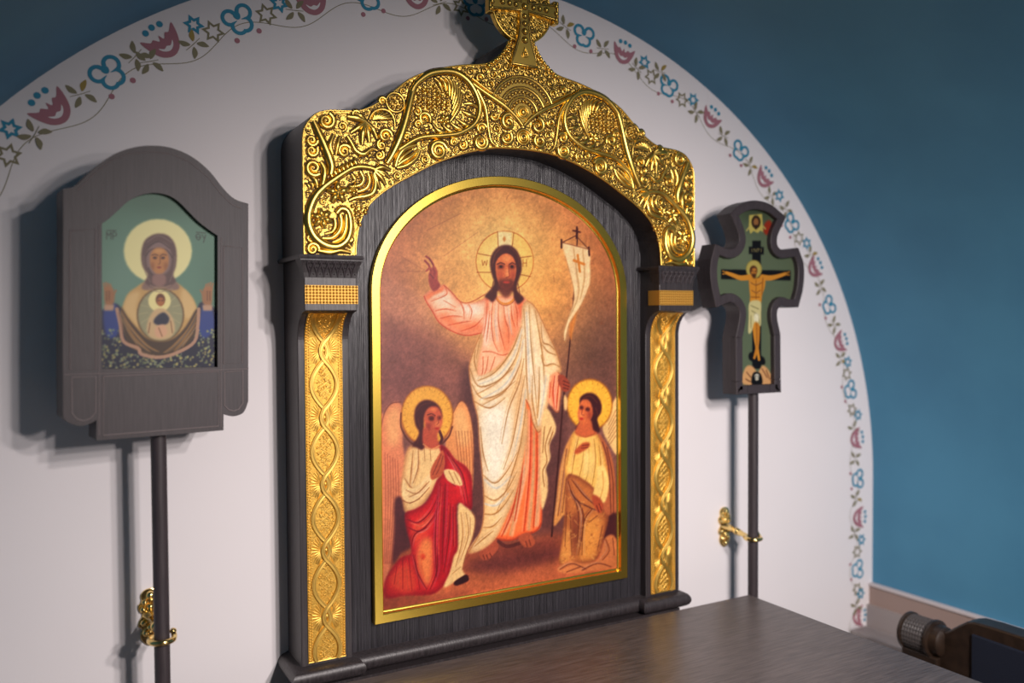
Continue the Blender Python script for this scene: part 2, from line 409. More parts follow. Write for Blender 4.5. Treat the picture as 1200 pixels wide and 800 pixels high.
def mir(P, s): return [(s*abs_x if False else (abs_x if s < 0 else -abs_x), b) for abs_x, b in P]
def both(name, strokes, h=0.9, prof=ROUND, domes=(), single=False):
    """strokes: (px list, widths in px); left half traced, right half mirrored"""
    for s in ((1,) if single else (1, -1)):
        mb = MB()
        for st in strokes:
            pts, w = st[0], st[1]
            P = [uz(x, y) for x, y in pts] if not (len(st) > 2) else [tuple(q) for q in pts]
            P = [(s*a, b) for a, b in P]
            ww = [q*PXM*.5*1.28 for q in np.atleast_1d(w)]
            stroke(mb, P, ww, CF, h*1.1, prof, line=LN)
            for q in cr(P, 4): used.append((q[0], q[1], max(ww)))
        for (x, y, r, *rest) in domes:
            a, b = uz(x, y); dome(mb, (s*a, b), r*PXM, CF, rest[0] if rest else .8, 10, 3, line=.0006); used.append((s*a, b, r*PXM))
        mb.build(name, [M_GOLD, M_OUTLINE], crown, smooth=True, auto=70)
def pspiral(px, py, r, turns=1.5, a0=0.0, sgn=1):
    c_ = uz(px, py); return spiral_pts(c_, r*PXM, turns, a0, sgn)
# stems
both('vine_stem', [([(449,206),(437.7,198.6),(424.8,195.8),(413,197),(402,203),(389,211.6),(379,219),(368.7,230),(362,244.6),(360,257.6),(363,270.5),(370,280.6),(381.6,287.8),(394.6,289),(404.6,282),(409,270.5),(409,257.6),(406,247.5),(399,244.6),(393.5,250)], [4,6,8,9,8,5])], h=1.0)
both('vine_stem', [([(366.5,143),(372.5,156.5),(378.5,170),(384.5,185),(387.5,195.5),(386,205)], [6,8,9,7])], h=1.0)
both('vine_stem', [([(487,96),(482,110),(478,126),(473,145),(466,165),(458,182),(452,192)], [5,8,9,6])], h=1.0)
both('vine_stem', [([(478,124),(482.5,105),(493,93),(508,85.5),(532,85.5),(550,99),(560.5,123),(556,144),(538,156),(520,159),(490,162),(466,176)], [5,7,7,6,6,5])], h=1.0)
both('vine_stem', [([(538,85.5),(552,98),(571,111.6),(589,124),(603,137),(611,147.4)], [5,5,6,4]), ([(552,92),(572,107),(592,119)], [3,3])], h=1.0)
both('vine_stem', [([(557.5,106),(567,125.4),(570.6,148.8),(574,165),(580,171)], [6,5,4,3])], h=1.0)
both('vine_stem', [([(374.4,190),(379,198.6),(378,211.6),(375,221.6)], [5,7,4]), ([(362,205),(369,212),(371,222)], [3,5,3])], h=1.0)
# plumes inside the low scroll
both('leaf_plume', [([(397.5,252),(399,262),(396,272),(387.4,279),(377,279)], [5,5,3]), ([(404.6,252),(404,267.6),(399,279),(389,284)], [4,5,2]), ([(391,256),(392,265),(388,272),(380,274)], [4,4,2])])
both('leaf_plume', [([(436,204),(439,214.4),(436,226),(427.6,230),(416,231.7),(408,235)], [4,6,6,3]), ([(430,203),(432,212),(428,221),(418,225)], [4,5,3]), ([(421,201),(425,210),(421,217),(412,219)], [4,4,3]), ([(411,204),(415,211),(411,214)], [3,4,2])])
both('leaf_plume', [([(438,199),(447,196),(457,200)], [5,5,2]), ([(438,200),(449,203),(456,209)], [5,5,2]), ([(438,201),(446,209),(451,217)], [5,5,2]), ([(437,203),(441,213),(445,222)], [5,5,2])])
both('leaf_plume', [([(462,196),(470,190),(480,184),(490,176)], [4,5,3]), ([(462,196),(466,183),(474,174),(488,170)], [5,6,3]), ([(463,195),(471,184),(482,176)], [3,4,2]), ([(464,197),(475,194),(486,186),(491,176)], [4,5,3])])
# comb along the stem
both('leaf_fringe', [([(389+4.6*i, 208-2.6*i), (386.5+4.6*i, 203-2.6*i), (388+4.6*i, 199.5-2.2*i)], [4,4,2]) for i in range(7)])
both('leaf_fringe', [([(436+1.2*i, 141-.3*i), (438+3.4*i, 136-1.5*i+.42*i*i), (440+3.9*i, 131.5-1.1*i+.52*i*i)], [2.5,4,2.5]) for i in range(6)]+[([(432,141),(436,133),(445,128.5),(455,131),(461,140),(462,152)], [2.5,3,2])])
both('feather_leaf', [([(508+7*i-.35*i*i, 92-1.2*i+.55*i*i), (513+6.8*i-.5*i*i, 97-1.0*i+.75*i*i), (518+5*i-.55*i*i, 108+1.6*i+.5*i*i)], [3,5,2]) for i in range(8)])
both('feather_leaf', [([(552,148),(543,146),(535,140)], [3,5,2]), ([(546,153),(534,150),(526,143)], [3,5,2]), ([(536,156),(524,153),(517,145)], [3,5,2]), ([(557,138),(549,135),(541,131)], [3,5,2]), ([(558,126),(551,122),(543,122)], [3,5,2]), ([(524,157),(512,153),(506,145)], [3,5,2])])
both('bell_flower', [([(428,143),(420,149),(410,156)], [3,6,3]), ([(428,143),(424,156),(423.5,170)], [3,7,3]), ([(428,143),(430,156),(432,167)], [3,6,3]), ([(428,143),(436,152),(441,163)], [3,6,3]), ([(428,143),(418,139),(406,137)], [4,7,5]), ([(412,132),(421,136),(428,143)], [3,6,3])], h=.9)
both('leaf_sprig', [([(406,160),(411,168),(416,177),(425,181),(434,175),(440,176)], [4,5,5,3]), ([(390.5,158),(386,170),(389,181)], [3,5,3]), ([(398,160),(395,169),(393,182)], [3,5,2])])
def petals(name, cx, cy, L, n, a0, w):
    both(name, [([(cx, cy), (cx+.55*L*math.cos(a), cy+.55*L*math.sin(a)), (cx+L*math.cos(a), cy+L*math.sin(a))], [w*.5, w, w*.55]) for a in [a0+2*math.pi*k/n for k in range(n)]], domes=[(cx, cy, w*.42)])
petals('carved_flower', 376.6, 256, 12, 6, .3, 6.5)
petals('carved_flower', 395, 226, 13, 5, .9, 7)
petals('carved_flower', 413, 222, 8, 5, .2, 4.5)
petals('carved_flower', 520, 141, 8, 5, .5, 5)
# spirals
for (x, y, r, t, a0, sg) in [(365.5,292,7,1.6,0,1),(364,279.5,5,1.3,1,1),(366.5,197,9,1.6,-.8,-1),(381.5,142,9,1.7,1.2,-1),(364.5,164.7,6.5,1.5,0,-1),(364.7,177,6.5,1.5,.5,-1),(402.5,177.5,7.5,1.6,.5,1),(450.5,159.5,8,1.6,0,1),(446,170.5,5.5,1.5,2,1),(443.7,182,5.5,1.5,1,-1),(512.5,177,11,2.2,.3,1),(562,166.8,9,2,.2,-1),(496,139.5,8,1.5,-.5,1),(594.6,143.5,10,1.4,1.5,1),(578,136,6,1.4,0,-1),(563,151,7,1.6,.3,1),(592,161.5,8.5,1.5,.8,-1),(561,92,5.5,1.4,0,1),(447,110+9,5,1.4,0,1),(488,131,5.5,1.4,2,-1),(489,146,5,1.4,0,1),(476,160,4.5,1.4,1,1),(541,170,6,1.5,1,-1),(531,167,5,1.4,1,1),(416,141-6,5,1.3,.6,1)]:
    both('spiral_scroll', [(pspiral(x, y, r, t, a0, sg), [3.6*r/7+1.2, 3.2*r/7+.8, 2.2], 1)], h=1.0)
c0 = uz(612.5, 161.5); st = [(spiral_pts(c0, 10.5*PXM, 3.0, .6, 1, .1, 44), [2.6, 2.6, 2.2], 1)]
both('spiral_scroll', st, single=True)
both('scroll_bar', [([(371.6,293.5),(386,295.7),(397.5,293.5),(410,296)], [4,6,5,3]), ([(411,290),(407,285),(412,281),(408,276)], [3,4,4,2])])
# grapes, rosettes
rng = random.Random(5)
def grapes(name, cx, cy, rx, ry, tri=False):
    D = []; row = 0; y = -ry
    while y <= ry:
        half = rx*(math.sqrt(max(0, 1-(y/ry)**2)) if not tri else (1-(y+ry)/(2.2*ry)))
        x = -half+(row % 2)*1.8
        while x <= half: D.append((cx+x+rng.uniform(-.5, .5), cy+y+rng.uniform(-.4, .4)+.12*x, 2.35+rng.uniform(-.35, .7), 1.1)); x += 5.6
        y += 5.0; row += 1
    both(name, [], domes=D)
grapes('grape_cluster', 508, 117, 20, 15)
grapes('grape_cluster', 421, 253, 9, 10, True)
def rosette(cx, cy, r):
    c_ = uz(cx, cy); ring = [(c_[0]+r*PXM*math.cos(a), c_[1]+r*PXM*math.sin(a)) for a in np.linspace(0, 2*math.pi, 25)]
    both('rosette', [(ring, [2.4], 1)], domes=[(cx, cy, 2.4, 1.1)]+[(cx+r*.55*math.cos(a), cy+r*.55*math.sin(a), 2.3, 1.1) for a in [k*math.pi/3 for k in range(6)]])
rosette(462.5, 120.5, 11)
# beaded fan below the cross
fc = np.array(uz(611.5, 134)); 
fpl = [(fc[0]+.069*math.cos(a), fc[1]+.069*math.sin(a)) for a in np.radians(np.linspace(20, 160, 40))]+[(fc[0]-.012, fc[1]-.014), (fc[0], fc[1]-.020), (fc[0]+.012, fc[1]-.014)]
MB().prism(fpl, XZ, -.0040, -.0020).build('fan_plate', M_GOLD, crown, bevel=.0008)
CF0 = CF; CF = lambda a, b, h: (a, -0.0040-h, b)
for k, (r0, a0) in enumerate([(.030, 12), (.046, 14), (.0655, 22)]):
    mb = MB(); A = np.radians(np.linspace(a0, 180-a0, 30))
    stroke(mb, [(fc[0]+r0*math.cos(a), fc[1]+r0*math.sin(a)) for a in A], [.0024], CF, .9, line=.0009); mb.build('fan_ridge', [M_GOLD, M_OUTLINE], crown, smooth=True, auto=70)
    mb = MB(); n = 9+4*k; rb = r0-.0078
    for a in np.radians(np.linspace(a0+6, 174-a0, n)): dome(mb, (fc[0]+rb*math.cos(a), fc[1]+rb*math.sin(a)), .0032, CF, 1.1, line=.0009)
    mb.build('bead_row', [M_GOLD, M_OUTLINE], crown, smooth=True)
for a in np.linspace(0, 2*math.pi, 60): used.append((fc[0]+.03*math.cos(a), fc[1]+.03*math.sin(a)+.012, .02))
mb = MB(); stroke(mb, [(fc[0]+.0105*math.cos(a), fc[1]+.003+.0095*math.sin(a)) for a in np.linspace(0, 2*math.pi, 25)], [.0022], CF, 1.0); dome(mb, (fc[0], fc[1]+.003), .006, CF, .8, 12, 4); mb.build('oval_boss', M_GOLD, crown, smooth=True, auto=70)
for a in np.linspace(.35, math.pi-.35, 30):
    for r in (.02, .04, .06): used.append((fc[0]+r*math.cos(a), fc[1]+r*math.sin(a), .008))
CF = CF0
# rim beading along the outline of the crown
rim = MB()
for pl in ([(a*.997, b-.0015+ZO) for a, b in outr],):
    for s in (1, -1): stroke(rim, [(s*a, b) for a, b in pl], [.0016], CF, 1.0, smooth=False)
for s in (1, -1): stroke(rim, [(s*a, b+.0018+ZO) for a, b in innr], [.0016], CF, 1.0, smooth=False)
rim.build('crown_rim', M_GOLD, crown, smooth=True, auto=70)
# fine filigree filling the ground between
U = np.array([u for u in used if u[0] > -.012]+[(abs(a_), b_, .0022) for a_, b_ in np.vstack([ins*(1-t_)+np.roll(ins, -1, 0)*t_ for t_ in (0, .5)]+[np.stack([np.full(60, .3985), np.linspace(ZO-.03, ZO+.15, 60)], 1), np.stack([np.linspace(.31, .40, 30), np.full(30, ZO-.0295)], 1)])]); fill = MB()
GX, GZ = np.meshgrid(np.arange(0.0005, .4, .0013), np.arange(ZO-.030, ZO+.362, .0013)); gx, gz = GX.ravel(), GZ.ravel()
okp = np.array([inside((a_, b_), [tuple(q_) for q_ in ins]) for a_, b_ in zip(gx, gz)]) if False else None
okp = np.zeros(gx.shape, bool); PP = [tuple(q_) for q_ in ins]
for i in range(len(PP)):
    (xi, yi), (xj, yj) = PP[i], PP[i-1]
    if yi != yj: okp ^= ((yi > gz) != (yj > gz)) & (gx < (xj-xi)*(gz-yi)/(yj-yi)+xi)
gx, gz = gx[okp], gz[okp]; DD = np.full(gx.shape, 1.0)
for a_, b_, r_ in U: DD = np.minimum(DD, np.hypot(gx-a_, gz-b_)-r_)
for it in range(900):
    j = int(np.argmax(DD)); r = float(DD[j])
    if r < .0019: break
    a, b = gx[j], gz[j]; r = min(r, .0095); p = np.array([a, b]); k = rng.random(); a0 = rng.uniform(0, 6.28); sg = 1 if k < .4 else -1
    for s in (1, -1):
        if r > .0040 and k < .8:
            P = spiral_pts((0, 0), r*.82, 1.15 if r < .006 else 1.5, a0, sg, .12, 15)
            stroke(fill, [(s*(a+x), b+y) for x, y in P], [r*.14, r*.25, r*.22, r*.17], CF, 1.2, n=2, line=.0009)
        elif r > .0024:
            d = np.array([math.cos(a0), math.sin(a0)]); e = np.array([-d[1], d[0]])*sg
            for g in ((-.45, .45) if r > .0034 else (0,)):
                c_ = p+e*g*r
                Q = [c_-d*r*.9-e*r*.25, c_-d*r*.2+e*r*.28, c_+d*r*.45+e*r*.22, c_+d*r*.95-e*r*.3]; stroke(fill, [(s*q[0], q[1]) for q in Q], [r*.12, r*(.36 if g else .5), r*(.30 if g else .42), r*.10], CF, 1.1, n=3, line=.0008)
        else: dome(fill, (s*a, b), r*.75, CF, .8, 7, 2, line=.0007)
    DD = np.minimum(DD, np.hypot(gx-a, gz-b)-r*.97)
ff = fill.build('filigree', [M_GOLD, M_OUTLINE], crown, smooth=True, auto=70); tag(ff, kind='stuff')

# cross on top of the crown
ZX = .421 + ZO
cross = MB()
def flare(L, w0, w1, cap): return [(w0, w0*.9), (w0+.001, .03), (w1, L)]
arm = .0715
cr_pts = [(.0095, .0095), (arm-.010, .0145), (arm-.010, .0205), (arm, .0205), (arm, -.0205), (arm-.010, -.0205), (arm-.010, -.0145), (.0095, -.0095),
          (.0105, -.03), (.014, -.055), (.0225, -.082), (.029, -.106), (-.029, -.106), (-.0225, -.082), (-.014, -.055), (-.0105, -.03), (-.0095, -.0095),
          (-arm+.010, -.0145), (-arm+.010, -.0205), (-arm, -.0205), (-arm, .0205), (-arm+.010, .0205), (-arm+.010, .0145), (-.0095, .0095),
          (-.0145, .066), (-.0205, .066), (-.0205, .076), (.0205, .076), (.0205, .066), (.0145, .066)]
cxp = [(a, b+ZX) for a, b in cr_pts]
crossp = MB().prism(cxp, XZ, -.012, .004).build('finial_cross', M_GOLD, case, bevel=.0015)
KF = lambda a, b, h: (a, -.012-h, b)
mb = MB(); q = miter(cxp, .0024, True); A0 = abs(np.sum(np.array(cxp)[:, 0]))
area = lambda P: abs(np.sum(P[:, 0]*np.roll(P[:, 1], -1)-P[:, 1]*np.roll(P[:, 0], -1)))
if area(q) > area(np.array(cxp)): q = miter(cxp, -.0024, True)
stroke(mb, list(map(tuple, q))+[tuple(q[0])], [.0012], KF, 1.1, smooth=False, line=.0008); mb.build('cross_rim', [M_GOLD, M_OUTLINE], crossp, smooth=True, auto=60)
for (a, b, r) in [(0, 0, .0058), (.018, .001, .0042), (.031, .001, .0042), (.045, .001, .0046), (-.018, .001, .0042), (-.031, .001, .0042), (-.045, .001, .0046), (.066, .011, .0042), (.066, -.002, .0042), (.066, -.013, .004), (-.066, .011, .0042), (-.066, -.002, .0042), (-.066, -.013, .004), (0, -.017, .0045), (0, -.030, .0046), (0, -.044, .0056), (0, -.059, .0058), (0, .017, .0045), (0, .031, .0045), (0, .046, .005), (-.011, .070, .004), (.011, .070, .004)]:
    mb = MB(); dome(mb, (a, b+ZX), r, KF, .95, 10, 4, line=.0010); mb.build('jewel', [M_GOLD, M_OUTLINE], crossp, smooth=True)
mb = MB(); stroke(mb, [(.000, ZX-.072), (.0055, ZX-.086), (.0015, ZX-.089), (-.0055, ZX-.087), (0, ZX-.072)], [.0014], KF, 1.2); dome(mb, (0, ZX-.083), .0036, KF, .9); mb.build('drop_jewel', M_GOLD, crossp, smooth=True, auto=60)
dp = [(.062*math.cos(2*math.pi*i/64), ZX+.062*math.sin(2*math.pi*i/64)) for i in range(64)]
disc = MB().prism(dp, XZ, -.002, .008).build('halo_disc', M_GOLDG, crossp, bevel=.001)
DF = lambda a, b, h: (a, -.002-h, b)
mb = MB(); stroke(mb, [(a*.965, ZX+(b-ZX)*.965) for a, b in dp+dp[:1]], [.0022], DF, 1.0, smooth=False); mb.build('disc_rim', M_GOLD, crossp, smooth=True, auto=60)
mb = MB()
for k in range(260):
    a = rng.uniform(0, 6.28); r = rng.uniform(.02, .056); x, y = r*math.cos(a), r*math.sin(a)
    if abs(x) < .017 or abs(y) < .017: continue
    P = spiral_pts((x, ZX+y), rng.uniform(.004, .007), 1.2, rng.uniform(0, 6), rng.choice([1, -1]), .15, 12); stroke(mb, P, [.0015, .0011], DF, 1.0, n=2, line=.0008)
tag(mb.build('disc_filigree', [M_GOLD, M_OUTLINE], crossp, smooth=True, auto=60), kind='stuff')
# bead strings flanking the foot of the cross
for s in (1, -1):
    mb = MB()
    for k in range(9):
        t = k/8; x = .0215+.045*t**1.6+.002; z = .362-.052*t
        dome(mb, (s*x, ZO+z), .0034+.0016*t, CF, 1.0)
    mb.build('bead_row', M_GOLD, crown, smooth=True)

# pilasters
def bend(z):                                  # front plane of the pilaster at a given height (concave console top)
    r = .0444; zt, zb = ZO-.1185, ZO-.1185-.050
    if z >= zt: return 0.0
    if z <= zb: return SY
    t = (zt-z)/(zt-zb); return SY*math.sqrt(max(0, 1-(1-t)**2))
CFN = 0.0
for s in (-1, 1):
    prof = [(WB, ZO-.736), (SY, ZO-.736)]+[(bend(z), z) for z in np.linspace(ZO-.170, ZO-.1185, 12)]+[(0.0, ZO-.030), (WB, ZO-.030)]
    pil = MB().prism(prof, lambda a, b, d: (d, a, b), s*.312, s*.3985).build('pilaster', M_WOOD, case, bevel=.0012)
    xc = s*.3555; hw = .0317
    zs = list(np.linspace(ZO-.6995, ZO-.172, 60))+list(np.linspace(ZO-.170, ZO-.1200, 14))
    FN = lambda a, b, h, xc=xc: (xc+a, bend(b)-.0012-h, b)
    mb = MB(); mb.grid(np.array([[FN(a, z, 0) for a in (-hw, -hw*.5, 0, hw*.5, hw)] for z in zs]))
    mb.grid(np.array([[FN(a, z, -.0012) for a in (-hw, hw)] for z in zs]))
    mb.build('gilt_panel', M_GOLDPG, pil, smooth=True, fix=False)
    # interlaced strands
    per = .1105; z0 = ZO-.184
    def strand(sg):
        P = []
        for t in np.arange(-0.75, 4.66, .02):
            z = z0-per*t; u = (t+.14) % 1.0
            if z > ZO-.122 or z < ZO-.6985: continue
            x = (.0056*math.sin(math.pi*u/.28)*-1 if u < .28 else .0215*math.sin(math.pi*(u-.28)/.72)**.9)
            P.append((sg*x, z))
        return P
    for sg in (1, -1):
        mb = MB(); stroke(mb, strand(sg), [.0041], FN, .8, BAND, smooth=False, hbias=.0004*(sg+1)); mb.build('interlace_strand', M_GOLDP, pil, smooth=True, auto=75)
    for k in range(-1, 5):
        zc = z0-per*(k+.5); 
        if zc > ZO-.12 or zc < ZO-.70: continue
        mb = MB(); R2 = random.Random(k*7+3)
        for q in range(70):
            x, y = R2.uniform(-1, 1), R2.uniform(-1, 1)
            if x*x+y*y > .85 or not (ZO-.697 < zc+y*.034 < ZO-.124): continue
            dome(mb, (x*.0145, zc+y*.034), R2.uniform(.0012, .0024), FN, .9, 6, 2)
        for g in np.linspace(-.8, .8, 5):
            for dg in (1, -1):
                Q = [(dg*(-.011), zc+g*.026-.008), (0, zc+g*.026), (dg*.011, zc+g*.026+.008)]
                Q = [(a*(1-abs(g)*.5), min(max(b, ZO-.697), ZO-.124)) for a, b in Q]
                stroke(mb, Q, [.0012], FN, .8, n=3)
        mb.build('oval_medallion', M_GOLDP, pil, smooth=True, auto=75)
    for k in range(0, 5):
        zc = z0-per*k
        if zc < ZO-.69: continue
        mb = MB(); dome(mb, (0, zc), .0026, FN, 1.0, 8, 3, ry=.005); mb.build('loop_boss', M_GOLDP, pil, smooth=True)
        for sg in (1, -1):
            mb = MB()
            for g in np.linspace(-1.3, 1.3, 11):
                d = np.array([sg*math.cos(g), math.sin(g)])
                Q = [(sg*.008+d[0]*.002, zc+d[1]*.006), (sg*.008+d[0]*.010, zc+d[1]*.016), (sg*.009+d[0]*.0165, zc+d[1]*.024)]
                Q = [(max(-hw+.0045, min(hw-.0045, a)), b) for a, b in Q]
                stroke(mb, Q, [.0010, .0020, .0013], FN, .9, n=3)
            mb.build('leaf_fan', M_GOLDP, pil, smooth=True, auto=75)
    mb = MB()
    for sg in (1, -1):
        z = ZO-.124; z2 = ZO-.126
        while z > ZO-.697: dome(mb, (sg*(hw-.0025), z), .0021, FN, 1.0, 6, 2); dome(mb, (sg*(hw-.0066), z-.0023), .0017, FN, 1.0, 6, 2); z -= .0046
        stroke(mb, [(sg*(hw-.0004), z_) for z_ in np.linspace(ZO-.122, ZO-.699, 60)], [.0007], FN, 1.0, smooth=False)
    stroke(mb, [(-hw, ZO-.6985), (hw, ZO-.6985)], [.0012], FN, 1.0, smooth=False)
    tag(mb.build('edge_beading', M_GOLDP, pil, smooth=True, auto=75), kind='stuff')
    # quilted gilt band
    x0, x1 = sorted((s*.3108, s*.3978))
    mb = MB().box(x0, x1, -.0015, .034, ZO-.1075, ZO-.078)
    nx, nz = 16, 6; dx = (x1-x0)/nx; dz = .0295/nz
    for i in range(nx):
        for j in range(nz):
            cx_ = x0+(i+.5)*dx; cz = ZO-.1075+(j+.5)*dz
            mb.add([(cx_-dx*.5, -.0015, cz), (cx_, -.0015, cz-dz*.5), (cx_+dx*.5, -.0015, cz), (cx_, -.0015, cz+dz*.5), (cx_, -.0042, cz)], [(0, 1, 4), (1, 2, 4), (2, 3, 4), (3, 0, 4)])
    mb.build('gilt_band', M_BANDG, pil)
    # flared carved capital with its slab
    A = [(-.0005, ZO-.066), (.0012, ZO-.058), (.0042, ZO-.046), (.0075, ZO-.0385)]
    pth = [(s*.3985, WB), (s*.3985, 0.0), (s*.312, 0.0), (s*.312, PY_)] if s > 0 else [(s*.312, PY_), (s*.312, 0.0), (s*.3985, 0.0), (s*.3985, WB)]
    sgn = -1 if area is None else 1
    pr = [(-o if s > 0 else -o, z) for o, z in [(0, ZO-.066)]+A[1:]+[(.0075, ZO-.037), (0, ZO-.037)]]
    test = miter(pth, -.01, False)
    if abs(test[1][0]) < .3985: pr = [(-o, z) for o, z in pr]
    pth2 = [(x_, min(y_, .022)) for x_, y_ in pth]; mb = MB(); sweep(mb, pth2, pr, lambda a, b, h: (a, b, h), closed=False); mb.build('capital', M_WOOD, pil)
    sl = [(0, ZO-.037), (.0085, ZO-.037), (.0095, ZO-.0335), (.0085, ZO-.030), (0, ZO-.030)]
    f_ = -1 if abs(test[1][0]) >= .3985 else 1
    mb = MB(); sweep(mb, pth, [(f_*o, z) for o, z in sl], lambda a, b, h: (a, b, h), closed=False); mb.build('capital_slab', M_WOOD, pil)
    KF2 = lambda a, b, h: (a, -(.0075*max(0, (b-(ZO-.066))/.0275)**1.4)-h, b)
    mb = MB(); n = 7
    for i in range(n):
        x = s*.3553-.040+.080*(i+.5)/n
        for g in (-1, 1): stroke(mb, [(x, ZO-.065), (x+g*.0018, ZO-.055), (x+g*.005, ZO-.047), (x+g*.0042, ZO-.041), (x+g*.0015, ZO-.044)], [.0012, .0019, .0013], KF2, 1.1, n=4)
        dome(mb, (x, ZO-.050), .0018, KF2, 1.0, 6, 2); dome(mb, (x+.0057, ZO-.060), .0017, KF2, 1.0, 6, 2)
    mb.build('capital_leaves', M_WOODI, pil, smooth=True, auto=75)
# base mouldings
def torus_path(name, pth):
    pr = [(0.0, ZO-.703)]+[(.0165*math.sin(t)+.002, ZO-.7205+.0155*math.cos(t)) for t in np.linspace(.15, math.pi-.15, 12)]+[(.006, ZO-.736), (0.0, ZO-.736)]
    t0 = miter(pth, -.01, False); 
    mb = MB(); sweep(mb, pth, [(-o, z) for o, z in pr], lambda a, b, h: (a, b, h), closed=False)
    return mb.build(name, M_WOOD, case, smooth=True, auto=50)
torus_path('base_moulding', [(-.3985, WB), (-.3985, SY), (-.312, SY), (-.312, PY_)])
torus_path('base_moulding', [(-.312, PY_), (.312, PY_)])
torus_path('base_moulding', [(.312, PY_), (.312, SY), (.3985, SY), (.3985, WB)])

# gilt frame of the painting
FA, FB, FC_ = .2695, .2145, -.085
fpath = [(-FA, ZO-.6582), (FA, ZO-.6582)]+[(FA*math.cos(t), ZO+FC_+FB*math.sin(t)) for t in np.linspace(0, math.pi, 61)]
fprof = [(0, .0625), (0, .0500), (.0010, .0490), (.0150, .0490), (.0162, .0500), (.0172, .0572), (.0188, .0580), (.0200, .0592), (.0200, .0624)]
mb = MB(); sweep(mb, fpath, fprof, lambda a, b, h: (a, h, b)); mb.build('gilt_frame', M_FRAME, case, smooth=True, auto=25)

